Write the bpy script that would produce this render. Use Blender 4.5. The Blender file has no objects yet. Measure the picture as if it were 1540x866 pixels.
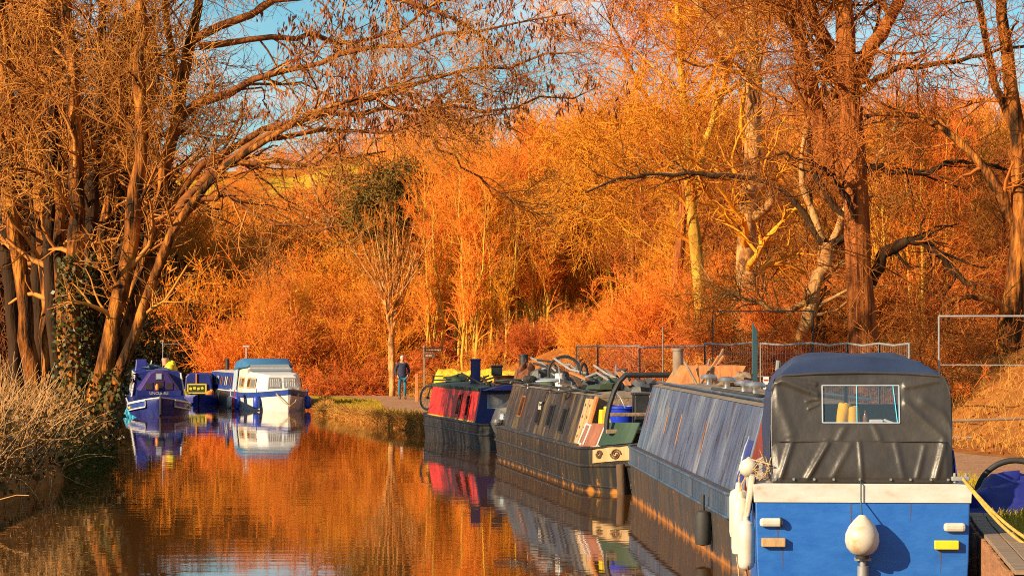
import bpy, math, random
import numpy as np
from mathutils import Vector, Matrix, Euler

SC = bpy.context.scene
COL = SC.collection
F, H, HZ = 3850.0, 2.55, 509.0          # focal length (px of the 1540 wide photo), eye height, horizon row
R = math.radians
rng = np.random.default_rng(11)
random.seed(5)

def PX(px, py, d):
    """world point seen at photo pixel (px,py) at distance d"""
    return np.array([(px-770)/F*d, d, H-(py-HZ)/F*d])

# ------------------------------------------------------------------ tagging
def tag(o, label=None, cat=None, group=None, kind=None):
    if label: o['label'] = label
    if cat: o['category'] = cat
    if group: o['group'] = group
    if kind: o['kind'] = kind
    return o

def empty(name, loc=(0, 0, 0), rz=0.0, rot=None):
    o = bpy.data.objects.new(name, None)
    COL.objects.link(o)
    o.location = loc
    o.rotation_euler = rot if rot else (0, 0, rz)
    return o

def copy_tree(o, parent=None):
    c = o.copy(); COL.objects.link(c)
    if parent: c.parent = parent
    for ch in list(o.children): copy_tree(ch, c)
    return c

# ------------------------------------------------------------------ materials
MATS = {}
def mat(name, c1, c2=None, c3=None, scale=(3, 3, 3), rough=.6, metal=0.0, bump=0.0, bscale=None, lo=.35, hi=.65,
        rnd=0.0, coord='Object', spec=.5, detail=6.0, rvar=0.0, coat=0.0, bdist=.05):
    m = bpy.data.materials.new(name); m.use_nodes = True
    nt = m.node_tree; N, L = nt.nodes, nt.links
    b = N['Principled BSDF']
    b.inputs['Roughness'].default_value = rough
    b.inputs['Metallic'].default_value = metal
    b.inputs['Specular IOR Level'].default_value = spec
    if coat: b.inputs['Coat Weight'].default_value = coat; b.inputs['Coat Roughness'].default_value = .15
    c2 = c2 or tuple(x*.75 for x in c1)
    tc = N.new('ShaderNodeTexCoord'); mp = N.new('ShaderNodeMapping'); mp.inputs['Scale'].default_value = scale
    L.new(tc.outputs[coord], mp.inputs['Vector'])
    nz = N.new('ShaderNodeTexNoise'); nz.inputs['Scale'].default_value = 1; nz.inputs['Detail'].default_value = detail
    nz.inputs['Roughness'].default_value = .62
    L.new(mp.outputs[0], nz.inputs['Vector'])
    rp = N.new('ShaderNodeValToRGB'); e = rp.color_ramp.elements
    e[0].position, e[0].color = lo, (*c1, 1); e[1].position, e[1].color = hi, (*c2, 1)
    if c3:
        k = rp.color_ramp.elements.new(min(.99, hi+.12)); k.color = (*c3, 1)
    L.new(nz.outputs['Fac'], rp.inputs['Fac'])
    out = rp.outputs['Color']
    if rnd:
        oi = N.new('ShaderNodeObjectInfo'); hs = N.new('ShaderNodeHueSaturation')
        mr = N.new('ShaderNodeMapRange'); mr.inputs['To Min'].default_value = 1-rnd; mr.inputs['To Max'].default_value = 1+rnd
        L.new(oi.outputs['Random'], mr.inputs['Value']); L.new(mr.outputs[0], hs.inputs['Value'])
        mh = N.new('ShaderNodeMapRange'); mh.inputs['To Min'].default_value = .5-.035*rnd*2; mh.inputs['To Max'].default_value = .5+.03*rnd*2
        ml = N.new('ShaderNodeMath'); ml.operation = 'FRACT'; mk = N.new('ShaderNodeMath'); mk.operation = 'MULTIPLY'; mk.inputs[1].default_value = 7.3
        L.new(oi.outputs['Random'], mk.inputs[0]); L.new(mk.outputs[0], ml.inputs[0]); L.new(ml.outputs[0], mh.inputs['Value'])
        L.new(mh.outputs[0], hs.inputs['Hue']); L.new(out, hs.inputs['Color']); out = hs.outputs['Color']
    L.new(out, b.inputs['Base Color'])
    if bump:
        mp2 = N.new('ShaderNodeMapping'); mp2.inputs['Scale'].default_value = bscale or scale
        L.new(tc.outputs[coord], mp2.inputs['Vector'])
        n2 = N.new('ShaderNodeTexNoise'); n2.inputs['Scale'].default_value = 1; n2.inputs['Detail'].default_value = 5
        L.new(mp2.outputs[0], n2.inputs['Vector'])
        bp = N.new('ShaderNodeBump'); bp.inputs['Strength'].default_value = bump; bp.inputs['Distance'].default_value = bdist
        L.new(n2.outputs['Fac'], bp.inputs['Height']); L.new(bp.outputs[0], b.inputs['Normal'])
    if rvar:
        mr2 = N.new('ShaderNodeMapRange'); mr2.inputs['To Min'].default_value = max(.02, rough-rvar); mr2.inputs['To Max'].default_value = min(1, rough+rvar)
        L.new(nz.outputs['Fac'], mr2.inputs['Value']); L.new(mr2.outputs[0], b.inputs['Roughness'])
    MATS[name] = m
    return m

def weathered(name, paint, paint2, grime, rust=None, streak=7.0, rough=.45, rust_z=None, amount=.5, bump=.15, fade=None, spot=(.6, .68)):
    """painted steel: vertical run-off streaks, flaked patches, rust band near a given height"""
    m = bpy.data.materials.new(name); m.use_nodes = True
    nt = m.node_tree; N, L = nt.nodes, nt.links; b = N['Principled BSDF']
    tc = N.new('ShaderNodeTexCoord')
    def noise(sc, det=5, ro=.6):
        mp = N.new('ShaderNodeMapping'); mp.inputs['Scale'].default_value = sc; L.new(tc.outputs['Object'], mp.inputs['Vector'])
        n = N.new('ShaderNodeTexNoise'); n.inputs['Scale'].default_value = 1; n.inputs['Detail'].default_value = det; n.inputs['Roughness'].default_value = ro
        L.new(mp.outputs[0], n.inputs['Vector']); return n.outputs['Fac']
    def ramp(src, a, bb):
        r = N.new('ShaderNodeMapRange'); r.interpolation_type = 'SMOOTHSTEP'
        r.inputs['From Min'].default_value = a; r.inputs['From Max'].default_value = bb
        L.new(src, r.inputs['Value']); return r.outputs[0]
    def mix(fac, a, bcol):
        x = N.new('ShaderNodeMix'); x.data_type = 'RGBA'
        L.new(fac, x.inputs[0])
        if isinstance(a, tuple): x.inputs[6].default_value = (*a, 1)
        else: L.new(a, x.inputs[6])
        if isinstance(bcol, tuple): x.inputs[7].default_value = (*bcol, 1)
        else: L.new(bcol, x.inputs[7])
        return x.outputs[2]
    c = mix(ramp(noise((2.2, 2.2, .35), 4), .35, .68), paint, paint2)
    if fade: c = mix(ramp(noise((streak*.35, streak*.35, .25), 3), .5, .72), c, fade)
    c = mix(ramp(noise((streak, streak, .22), 6, .7), .62-.25*amount, .8-.2*amount), c, grime)
    c = mix(ramp(noise((streak*3.3, streak*3.3, .5), 3), .6, .74), c, tuple(x*.55 for x in grime))
    if rust:
        sp = ramp(noise((4, 4, 2.2), 8, .7), *spot)
        c = mix(sp, c, rust)
        if rust_z is not None:
            sx = N.new('ShaderNodeSeparateXYZ'); L.new(tc.outputs['Object'], sx.inputs[0])
            ad = N.new('ShaderNodeMath'); ad.operation = 'MULTIPLY_ADD'; ad.inputs[1].default_value = .5
            L.new(noise((3.0, 3.0, 1.2), 6), ad.inputs[0]); L.new(sx.outputs['Z'], ad.inputs[2])
            low = N.new('ShaderNodeMapRange'); low.inputs['From Min'].default_value = rust_z+.22; low.inputs['From Max'].default_value = rust_z+.30
            low.inputs['To Min'].default_value = 1; low.inputs['To Max'].default_value = 0
            L.new(ad.outputs[0], low.inputs['Value']); c = mix(low.outputs[0], c, rust)
    L.new(c, b.inputs['Base Color'])
    b.inputs['Roughness'].default_value = rough
    bp = N.new('ShaderNodeBump'); bp.inputs['Strength'].default_value = bump; bp.inputs['Distance'].default_value = .04
    L.new(noise((2.5, 2.5, 1.5), 6), bp.inputs['Height']); L.new(bp.outputs[0], b.inputs['Normal'])
    MATS[name] = m
    return m

# ------------------------------------------------------------------ mesh builders
class MB:
    """collects shapes for ONE mesh object"""
    def __init__(s): s.v = []; s.f = []
    def add(s, vs, fs):
        o = len(s.v); s.v += [tuple(map(float, p)) for p in vs]; s.f += [tuple(i+o for i in q) for q in fs]; return s
    def box(s, c, d, rot=None, taper=1.0):
        x, y, z = d[0]/2, d[1]/2, d[2]/2
        vs = [Vector((sx*x*(taper if sz > 0 else 1), sy*y*(taper if sz > 0 else 1), sz*z)) for sz in (-1, 1) for sy in (-1, 1) for sx in (-1, 1)]
        if rot is not None:
            M = rot if isinstance(rot, Matrix) else Euler(rot).to_matrix()
            vs = [M @ v for v in vs]
        c = Vector(c)
        return s.add([v+c for v in vs], [(0, 2, 3, 1), (4, 5, 7, 6), (0, 1, 5, 4), (2, 6, 7, 3), (0, 4, 6, 2), (1, 3, 7, 5)])
    def loft(s, secs, caps=True, closed=True):
        n = len(secs[0]); vs = [p for q in secs for p in q]; fs = []
        for i in range(len(secs)-1):
            for j in range(n if closed else n-1):
                k = (j+1) % n
                fs.append((i*n+j, i*n+k, (i+1)*n+k, (i+1)*n+j))
        if caps:
            fs.append(tuple(reversed(range(n)))); fs.append(tuple(range((len(secs)-1)*n, len(secs)*n)))
        return s.add(vs, fs)
    def prism(s, sec, x0, x1):
        return s.loft([[(x0, y, z) for y, z in sec], [(x1, y, z) for y, z in sec]])
    def tube(s, path, r, n=8, caps=True):
        path = [Vector(map(float, p)) for p in path]; secs = []
        rr = r if hasattr(r, '__len__') else [r]*len(path)
        up = Vector((0, 0, 1))
        prev = None
        for i, p in enumerate(path):
            t = (path[min(i+1, len(path)-1)]-path[max(i-1, 0)]).normalized()
            if prev is None:
                a = up if abs(t.z) < .9 else Vector((1, 0, 0)); u = t.cross(a).normalized()
            else:
                u = (prev - t*prev.dot(t)).normalized()
            prev = u; w = t.cross(u)
            secs.append([p+(u*math.cos(2*math.pi*k/n)+w*math.sin(2*math.pi*k/n))*rr[i] for k in range(n)])
        return s.loft(secs, caps)
    def lathe(s, prof, c=(0, 0, 0), n=20, M=None):
        secs = []
        for r, z in prof:
            q = [Vector((r*math.cos(2*math.pi*k/n), r*math.sin(2*math.pi*k/n), z)) for k in range(n)]
            if M is not None: q = [M @ v for v in q]
            secs.append([v+Vector(c) for v in q])
        return s.loft(secs)
    def torus(s, c, Rr, r, M=None, n=28, m=8, a0=0, a1=2*math.pi):
        full = abs(a1-a0-2*math.pi) < 1e-6
        vs = []; K = n if full else n+1
        for i in range(K):
            a = a0+(a1-a0)*i/n
            for j in range(m):
                b = 2*math.pi*j/m
                v = Vector(((Rr+r*math.cos(b))*math.cos(a), (Rr+r*math.cos(b))*math.sin(a), r*math.sin(b)))
                if M is not None: v = M @ v
                vs.append(v+Vector(c))
        fs = []
        for i in range(n):
            for j in range(m):
                i2 = (i+1) % K if full else i+1
                fs.append((i*m+j, i2*m+j, i2*m+(j+1) % m, i*m+(j+1) % m))
        return s.add(vs, fs)
    def slab(s, q, t):
        """four corners (a,b,c,d) extruded by vector t"""
        q = [Vector(map(float, p)) for p in q]; t = Vector(t)
        return s.loft([q, [p+t for p in q]])
    def build(s, name, m, parent=None, bevel=0.0, smooth=False, label=None):
        me = bpy.data.meshes.new(name); me.from_pydata(s.v, [], s.f); me.update()
        import bmesh
        bm = bmesh.new(); bm.from_mesh(me); bmesh.ops.recalc_face_normals(bm, faces=bm.faces); bm.to_mesh(me); bm.free()
        o = bpy.data.objects.new(name, me); COL.objects.link(o)
        if m: me.materials.append(MATS[m] if isinstance(m, str) else m)
        if parent: o.parent = parent
        if smooth:
            me.polygons.foreach_set('use_smooth', [True]*len(me.polygons))
            try: me.set_sharp_from_angle(angle=R(40))
            except Exception: pass
        if bevel:
            b = o.modifiers.new('bevel', 'BEVEL'); b.width = bevel; b.segments = 2; b.limit_method = 'ANGLE'; b.angle_limit = R(35)
        if label: o['label'] = label
        return o

class TM:
    """numpy tubes and leaf quads for ONE vegetation mesh"""
    def __init__(s): s.V = []; s.Q = []; s.n = 0
    def _push(s, V, Q): s.V.append(V.astype(np.float32)); s.Q.append((Q+s.n).astype(np.int32)); s.n += len(V)
    def tubes(s, P, Rr, n=3):
        N, K, _ = P.shape
        T = np.gradient(P, axis=1); T /= np.linalg.norm(T, axis=2, keepdims=True)+1e-9
        ref = rng.normal(size=(N, 1, 3)); U = np.cross(T, ref); U /= np.linalg.norm(U, axis=2, keepdims=True)+1e-9
        W = np.cross(T, U); a = np.arange(n)*2*np.pi/n
        V = P[:, :, None, :]+Rr[:, :, None, None]*(np.cos(a)[None, None, :, None]*U[:, :, None, :]+np.sin(a)[None, None, :, None]*W[:, :, None, :])
        base = (np.arange(N)*K*n)[:, None, None]+(np.arange(K-1)*n)[None, :, None]
        j = np.arange(n)[None, None, :]; k = (np.arange(n)+1)[None, None, :] % n
        Q = np.stack([base+j, base+k, base+n+k, base+n+j], -1).reshape(-1, 4)
        s._push(V.reshape(-1, 3), Q)
    def leaves(s, C, size, hang=0.0, aspect=.5):
        N = len(C); A = rng.normal(size=(N, 3)); A[:, 2] -= hang; A /= np.linalg.norm(A, axis=1, keepdims=True)
        B = np.cross(A, rng.normal(size=(N, 3))); B /= np.linalg.norm(B, axis=1, keepdims=True)+1e-9
        sz = size*rng.uniform(.6, 1.4, (N, 1)); A = A*sz; B = B*sz*aspect
        V = np.stack([C, C+A*.5+B*.5, C+A, C+A*.5-B*.5], 1).reshape(-1, 3)
        Q = np.arange(4*N).reshape(N, 4); s._push(V, Q)
    def build(s, name, m, parent=None, smooth=True):
        V = np.concatenate(s.V); Q = np.concatenate(s.Q); me = bpy.data.meshes.new(name)
        me.vertices.add(len(V)); me.vertices.foreach_set('co', V.ravel())
        me.loops.add(Q.size); me.loops.foreach_set('vertex_index', Q.ravel())
        me.polygons.add(len(Q)); me.polygons.foreach_set('loop_start', np.arange(len(Q), dtype=np.int32)*4)
        if smooth: me.polygons.foreach_set('use_smooth', np.ones(len(Q), dtype=bool))
        me.update(calc_edges=True)
        o = bpy.data.objects.new(name, me); COL.objects.link(o)
        me.materials.append(MATS[m]); 
        if parent: o.parent = parent
        return o

def interp(P, idx, t):
    K = P.shape[1]; x = np.clip(t, 0, .9999)*(K-1); i = x.astype(int); fr = (x-i)[:, None]
    a = P[idx, i]; b = P[idx, i+1]
    return a*(1-fr)+b*fr, (b-a)/(np.linalg.norm(b-a, axis=1, keepdims=True)+1e-9), i

def sprout(P, Rr, n, L, ang, K=5, wob=.15, trop=.05, rr=.5, rmin=.005, t0=.2, t1=1.0, tip=.4, taper=.5, flat=0.0, rmax=9.):
    """n children on every parent polyline; returns their polylines and radii"""
    N = P.shape[0]; M = N*n; idx = np.repeat(np.arange(N), n); t = rng.uniform(t0, t1, M)
    p, tan, i = interp(P, idx, t); pr = Rr[idx, i]
    perp = np.cross(tan, rng.normal(size=(M, 3))); perp[:, 2] *= (1-flat); perp /= np.linalg.norm(perp, axis=1, keepdims=True)+1e-9
    a = np.radians(ang)*rng.uniform(.6, 1.3, M)[:, None]
    d = tan*np.cos(a)+perp*np.sin(a)
    ln = L*rng.uniform(.55, 1.3, M)*(1-taper*(t-t0)/(t1-t0+1e-6))
    out = np.zeros((M, K, 3)); out[:, 0] = p; st = (ln/(K-1))[:, None]
    for k in range(1, K):
        d = d+rng.normal(size=(M, 3))*wob; d[:, 2] += trop; d /= np.linalg.norm(d, axis=1, keepdims=True)+1e-9
        out[:, k] = out[:, k-1]+d*st
    r0 = np.clip(pr*rr*rng.uniform(.7, 1.1, M), rmin, rmax)
    Ro = r0[:, None]*(1-(1-tip)*np.linspace(0, 1, K)[None, :])
    return out, np.maximum(Ro, rmin*.6)

def resample(pts, K, jitter=0.0):
    pts = np.array(pts, float); d = np.r_[0, np.cumsum(np.linalg.norm(np.diff(pts[:, :3], axis=0), axis=1))]
    s = np.linspace(0, d[-1], K); o = np.stack([np.interp(s, d, pts[:, i]) for i in range(pts.shape[1])], 1)
    q = o.copy(); q[1:-1] = (o[:-2]+2*o[1:-1]+o[2:])/4; q[1:-1] = (q[:-2]+2*q[1:-1]+q[2:])/4
    if jitter: q[1:-1, :3] += rng.normal(size=(K-2, 3))*jitter
    return q

def px_stems(stems, D, K=22, jit=.03):
    """stems: lists of (px, py, width_px[, extra depth]) -> polylines and radii"""
    P, Rr = [], []
    for st in stems:
        rows = []
        for q in st:
            d = D+(q[3] if len(q) > 3 else 0); rows.append([*PX(q[0], q[1], d), q[2]/2/F*d])
        a = resample(rows, K, jit); a[:, 3] *= 1+rng.normal(0, .07, K); P.append(a[:, :3]); Rr.append(a[:, 3])
    return np.array(P), np.array(Rr)

def ss(a, b, x):
    t = np.clip((x-a)/(b-a), 0, 1); return t*t*(3-2*t)
# ================================================================== palette
mat('leaf_litter', (.26, .085, .018), (.42, .155, .03), (.10, .035, .01), scale=(.9, .9, .9), bump=.8, bscale=(5, 5, 5), rough=.95, spec=.1, detail=10)
mat('hill_scrub', (.58, .19, .022), (.42, .12, .016), (.68, .28, .035), scale=(.05, .08, .05), bump=1.0, bscale=(.5, .5, .5), rough=1, spec=0, detail=12)
mat('field_grass', (.62, .36, .03), (.52, .33, .035), scale=(.04, .04, .04), rough=1, spec=0)
mat('path_gravel', (.42, .23, .12), (.32, .16, .08), (.5, .31, .18), scale=(2.5, 2.5, 2.5), bump=.5, bscale=(14, 14, 14), rough=.95, spec=.15, detail=10)
mat('verge_grass', (.46, .30, .03), (.34, .22, .025), (.50, .26, .04), scale=(1.6, 1.6, 1.6), rough=.9, spec=.1)
mat('blade_dry', (.62, .33, .07), (.50, .22, .04), (.40, .15, .03), scale=(.8, .8, .8), rough=.8, spec=.2)
mat('blade_green', (.16, .15, .02), (.09, .10, .015), (.30, .22, .03), scale=(1.5, 1.5, 1.5), rough=.8, spec=.2)
mat('blade_lime', (.55, .42, .03), (.42, .30, .03), scale=(1.5, 1.5, 1.5), rough=.8, spec=.2)
mat('stalk_pale', (.74, .42, .17), (.52, .24, .07), (.30, .12, .035), scale=(1.2, 1.2, 1.2), rough=.7, spec=.25)
mat('bramble_leaf', (.30, .13, .03), (.10, .075, .015), (.40, .19, .06), scale=(1.3, 1.3, 1.3), rough=.6, spec=.3)
mat('ivy_leaf', (.045, .05, .012), (.10, .085, .016), (.20, .13, .02), scale=(1.8, 1.8, 1.8), rough=.45, spec=.4)
mat('bark_left', (.50, .19, .03), (.26, .085, .018), (.035, .018, .008), scale=(4.5, 4.5, 1.1), bump=1, bscale=(7, 7, 1.6), bdist=.16, rough=.9, spec=.1, detail=9, lo=.37, hi=.47)
mat('bark_arch', (.30, .10, .022), (.14, .045, .014), (.05, .022, .01), scale=(2, 2, 2), bump=.8, bscale=(8, 8, 8), rough=.85, spec=.15)
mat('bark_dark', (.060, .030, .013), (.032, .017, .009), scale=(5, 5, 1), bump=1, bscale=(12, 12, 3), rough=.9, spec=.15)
mat('bark_red', (.46, .15, .034), (.26, .075, .02), (.06, .022, .01), scale=(5, 5, .8), bump=1, bscale=(9, 9, .9), bdist=.16, rough=.9, spec=.1, detail=9, lo=.38, hi=.56)
mat('bark_pale', (.62, .34, .12), (.36, .16, .05), (.14, .06, .025), scale=(4, 4, 2.2), bump=.7, bscale=(6, 6, 3), bdist=.1, rough=.85, spec=.15, detail=9, lo=.4, hi=.55)
mat('bark_yellow', (.66, .40, .05), (.44, .22, .03), (.24, .12, .02), scale=(3, 3, 1), bump=.8, bscale=(10, 10, 3), rough=.85, spec=.15)
mat('bark_thicket', (.66, .38, .06), (.46, .21, .035), scale=(2, 2, .6), rough=.85, spec=.15, rnd=.2)
mat('twig_left', (.62, .27, .045), (.40, .135, .028), (.74, .38, .07), scale=(.5, .5, .5), rough=.75, spec=.2)
mat('twig_orange', (.90, .30, .026), (.70, .195, .018), (.95, .42, .04), scale=(.35, .35, .35), rough=.8, spec=.15, rnd=.22)
mat('twig_red', (.78, .235, .036), (.56, .14, .022), (.84, .32, .045), scale=(.4, .4, .4), rough=.8, spec=.15, rnd=.2)
mat('twig_rust', (.56, .18, .028), (.30, .085, .018), (.74, .28, .035), scale=(.4, .4, .4), rough=.8, spec=.15, rnd=.22)
mat('twig_gold', (.92, .36, .024), (.76, .25, .018), scale=(.4, .4, .4), rough=.8, spec=.15, rnd=.2)
mat('twig_brown', (.26, .11, .03), (.16, .065, .02), (.40, .17, .04), scale=(.5, .5, .5), rough=.85, spec=.1, rnd=.2)
mat('pine_needles', (.19, .11, .014), (.09, .06, .009), (.34, .18, .022), scale=(.9, .9, .9), rough=.7, spec=.2)
mat('dark_scrub', (.040, .028, .011), (.02, .016, .008), (.075, .042, .014), scale=(.6, .6, .6), rough=.9, spec=.1)  # near-black leaves, with the left woods' deep shade put into the colour
mat('hedge_lime', (.78, .58, .03), (.62, .42, .025), (.85, .70, .06), scale=(1.5, 1.5, 1.5), rough=.8, spec=.15)
mat('leaf_dead', (.36, .12, .022), (.50, .20, .03), (.16, .055, .014), scale=(1.1, 1.1, 1.1), rough=.85, spec=.1)
mat('seed_red', (.34, .10, .03), (.22, .07, .025), scale=(2, 2, 2), rough=.8, spec=.15)

# ================================================================== terrain
XR = np.array([(-30, 2.2), (15, 3.4), (19, 3.78), (24, 4.38), (29.5, 5.2), (34, 4.9), (41, 4.35), (47, 3.45), (56, 2.1), (60, 1.35), (65, .2), (67.5, -1.4),
               (69.6, -2.6), (77, -4.6), (85, -6.6), (93, -7.0), (99, -7.6), (105, -9.3), (109, -11.8), (125, -21), (150, -42)])
XL = np.array([(-30, -5), (30, -7), (38, -7.5), (51, -8.05), (54, -8.5), (60, -10.2), (70, -12.7), (85, -13.7), (100, -15.6), (110, -22), (125, -36), (150, -64)])
def xr(Y): return np.interp(Y, XR[:, 0], XR[:, 1])
def xl(Y): return np.interp(Y, XL[:, 0], XL[:, 1])
def gz(X, Y):
    X = np.asarray(X, float); Y = np.asarray(Y, float)
    dr = X-xr(Y); dl = xl(Y)-X
    hb = np.interp(Y, [0, 25, 29.5, 60, 85, 3000], [.80, .78, .46, .40, .16, .16]); hl = .5
    bump = .05*np.sin(X*1.7+Y*.9)*np.sin(Y*1.3-X*.4)
    zr = -1.0+(hb+1.0)*ss(-.05, .22, dr)+2.1*ss(5.3, 12, dr)+.045*np.clip(dr-12, 0, 70)+bump*ss(5, 7, dr)*2.5
    zl = -1.0+(hl+1.0)*ss(-.25, .5, dl)+.7*ss(1.5, 7, dl)+.03*np.clip(dl-7, 0, 60)+bump*ss(.6, 2, dl)*1.5
    z = np.where(dl > dr, zl, zr)
    c = 1-ss(120, 142, Y)
    z = np.where(Y > 120, np.maximum(z, c*z+(1-c)*.3), z)
    hill = 11*ss(122, 285, Y)+20*ss(300, 470, Y)-10*ss(480, 900, Y)
    return z+hill*(1+.08*np.sin(X*.013+1.2))+.6*np.sin(X*.06)*np.sin(Y*.05)*ss(130, 200, Y)

Ys = np.r_[np.arange(-25, 18, 3.), np.arange(18, 112, .7), np.arange(112, 150, 2.5), np.arange(150, 380, 7.), np.arange(380, 480, 3.), np.arange(480, 1000, 60), np.arange(1000, 3001, 400)]
offR = np.r_[-.06, np.arange(0, .3, .06), .45, .7, 1, 1.4, 2, 2.6, 3.3, 4, 4.7, np.arange(5.2, 14, .6), 15, 17, 20, 24, 29, 35, 42, 50, 60, 75, 95, 120, 150, 200, 280, 400, 600, 1000, 1800]
offL = np.r_[-.3, -.2, -.1, 0, .1, .2, .3, .45, .7, 1, 1.5, 2.2, 3, 4, 5, 6, 7.5, 9, 11, 14, 18, 23, 29, 36, 45, 55, 70, 90, 120, 160, 220, 300, 450, 700, 1100, 1800]
rows = []
for y in Ys:
    l, r = float(xl(y)), float(xr(y)); mid = [l+(r-l)*k for k in (.25, .5, .75)]
    rows.append(np.r_[(l-offL)[::-1], mid, r+offR])
GX = np.array(rows); GY = np.repeat(Ys[:, None], GX.shape[1], 1); GZ = gz(GX, GY)
nr, nc = GX.shape
me = bpy.data.meshes.new('ground')
V = np.stack([GX, GY, GZ], -1).reshape(-1, 3)
ii = (np.arange(nr-1)*nc)[:, None]+np.arange(nc-1)[None, :]
Q = np.stack([ii, ii+1, ii+nc+1, ii+nc], -1).reshape(-1, 4)
me.vertices.add(len(V)); me.vertices.foreach_set('co', V.astype(np.float32).ravel())
me.loops.add(Q.size); me.loops.foreach_set('vertex_index', Q.astype(np.int32).ravel())
me.polygons.add(len(Q)); me.polygons.foreach_set('loop_start', np.arange(len(Q), dtype=np.int32)*4)
me.polygons.foreach_set('use_smooth', np.ones(len(Q), bool)); me.update(calc_edges=True)
cx, cy = V[Q].mean(1)[:, 0], V[Q].mean(1)[:, 1]
mi = np.zeros(len(Q), np.int32)
drc = cx-xr(cy)
mi[(cy > 135)] = 1
mi[(drc > .3) & (drc < 2.4) & (cy < 118)] = 3
pxc = 770+F*cx/cy
mi[(cy > 396) & (cy < 428) & (pxc > 405) & (pxc < 545)] = 2
mi[(cy > 396) & (cy < 424) & (pxc > 255) & (pxc < 312)] = 2
me.polygons.foreach_set('material_index', mi)
for n in ('leaf_litter', 'hill_scrub', 'field_grass', 'verge_grass'): me.materials.append(MATS[n])
g = bpy.data.objects.new('ground', me); COL.objects.link(g); tag(g, kind='structure')

# towpath sheet, 1 cm above the ground
def strip(name, y0, y1, a, b, m, lift=.012, step=.7, na=5):
    ys = np.arange(y0, y1, step); mb = MB()
    for i, y in enumerate(ys):
        for k in range(na):
            x = float(xr(y))+a+(b-a)*k/(na-1)+.12*math.sin(y*.8+k)*(k in (0, na-1))
            mb.v.append((x, y, float(gz(x, y))+lift))
    for i in range(len(ys)-1):
        for k in range(na-1):
            p = i*na+k; mb.f.append((p, p+1, p+na+1, p+na))
    return mb.build(name, m, smooth=True)
tag(strip('towpath', 10, 116, 2.3, 5.0, 'path_gravel'), kind='structure')

# ================================================================== water
m = bpy.data.materials.new('canal_water'); m.use_nodes = True
nt = m.node_tree; N, L = nt.nodes, nt.links; b = N['Principled BSDF']
b.inputs['Base Color'].default_value = (.10, .038, .008, 1); b.inputs['Roughness'].default_value = .012; b.inputs['IOR'].default_value = 2.2
b.inputs['Specular IOR Level'].default_value = .75
tc = N.new('ShaderNodeTexCoord')
def wn(sc, det, rot=0):
    mp = N.new('ShaderNodeMapping'); mp.inputs['Scale'].default_value = sc; mp.inputs['Rotation'].default_value = (0, 0, rot)
    L.new(tc.outputs['Object'], mp.inputs['Vector']); n = N.new('ShaderNodeTexNoise'); n.inputs['Scale'].default_value = 1; n.inputs['Detail'].default_value = det
    L.new(mp.outputs[0], n.inputs['Vector']); return n.outputs['Fac']
a1 = wn((.55, 3.2, 1), 3, .12); a2 = wn((.22, .5, 1), 2, -.2); a3 = wn((.05, .09, 1), 3)
mm = N.new('ShaderNodeMath'); mm.operation = 'MULTIPLY'; L.new(a1, mm.inputs[0]); L.new(a3, mm.inputs[1])
m2 = N.new('ShaderNodeMath'); m2.operation = 'MULTIPLY_ADD'; m2.inputs[1].default_value = 1.2; L.new(a2, m2.inputs[0]); L.new(mm.outputs[0], m2.inputs[2])
bp = N.new('ShaderNodeBump'); bp.inputs['Strength'].default_value = .13; bp.inputs['Distance'].default_value = .02
L.new(m2.outputs[0], bp.inputs['Height']); L.new(bp.outputs[0], b.inputs['Normal'])
MATS['canal_water'] = m
mb = MB(); mb.add([(-70, -22, 0), (12, -22, 0), (12, 141, 0), (-70, 141, 0)], [(0, 1, 2, 3)])
tag(mb.build('water', 'canal_water'), kind='structure')

# ================================================================== sky, sun
SUN = Vector((.80, .58, -.42)).normalized()      # direction the light travels
w = bpy.data.worlds.new('World'); SC.world = w; w.use_nodes = True
nt = w.node_tree; N, L = nt.nodes, nt.links; bg = N['Background']
sky = N.new('ShaderNodeTexSky'); sky.sky_type = 'NISHITA'; sky.sun_disc = False
sky.sun_elevation = math.asin(-SUN.z); sky.sun_rotation = math.atan2(-SUN.x, -SUN.y)
sky.air_density = 1.0; sky.dust_density = .3; sky.ozone_density = 2.2; sky.altitude = 200
tc = N.new('ShaderNodeTexCoord'); mp = N.new('ShaderNodeMapping'); mp.inputs['Scale'].default_value = (9, 9, 34)
L.new(tc.outputs['Generated'], mp.inputs['Vector'])
cn = N.new('ShaderNodeTexNoise'); cn.inputs['Scale'].default_value = 1; cn.inputs['Detail'].default_value = 7; L.new(mp.outputs[0], cn.inputs['Vector'])
cr = N.new('ShaderNodeMapRange'); cr.interpolation_type = 'SMOOTHSTEP'; cr.inputs['From Min'].default_value = .42; cr.inputs['From Max'].default_value = .70; cr.inputs['To Max'].default_value = .75
L.new(cn.outputs['Fac'], cr.inputs['Value'])
tint = N.new('ShaderNodeMix'); tint.data_type = 'RGBA'; tint.blend_type = 'MULTIPLY'; tint.inputs[0].default_value = 1; tint.inputs[7].default_value = (.62, 1.0, 1.02, 1)
L.new(sky.outputs[0], tint.inputs[6])
cm = N.new('ShaderNodeMix'); cm.data_type = 'RGBA'; L.new(cr.outputs[0], cm.inputs[0]); L.new(tint.outputs[2], cm.inputs[6]); cm.inputs[7].default_value = (6.4, 7.0, 7.2, 1)
L.new(cm.outputs[2], bg.inputs['Color']); bg.inputs['Strength'].default_value = .07
sl = bpy.data.lights.new('sun', 'SUN'); sl.energy = 5.0; sl.angle = R(.5); sl.color = (1, .76, .48)
so = bpy.data.objects.new('sun', sl); COL.objects.link(so); so.rotation_euler = SUN.to_track_quat('-Z', 'Y').to_euler(); so.location = (-40, -30, 40)

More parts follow.
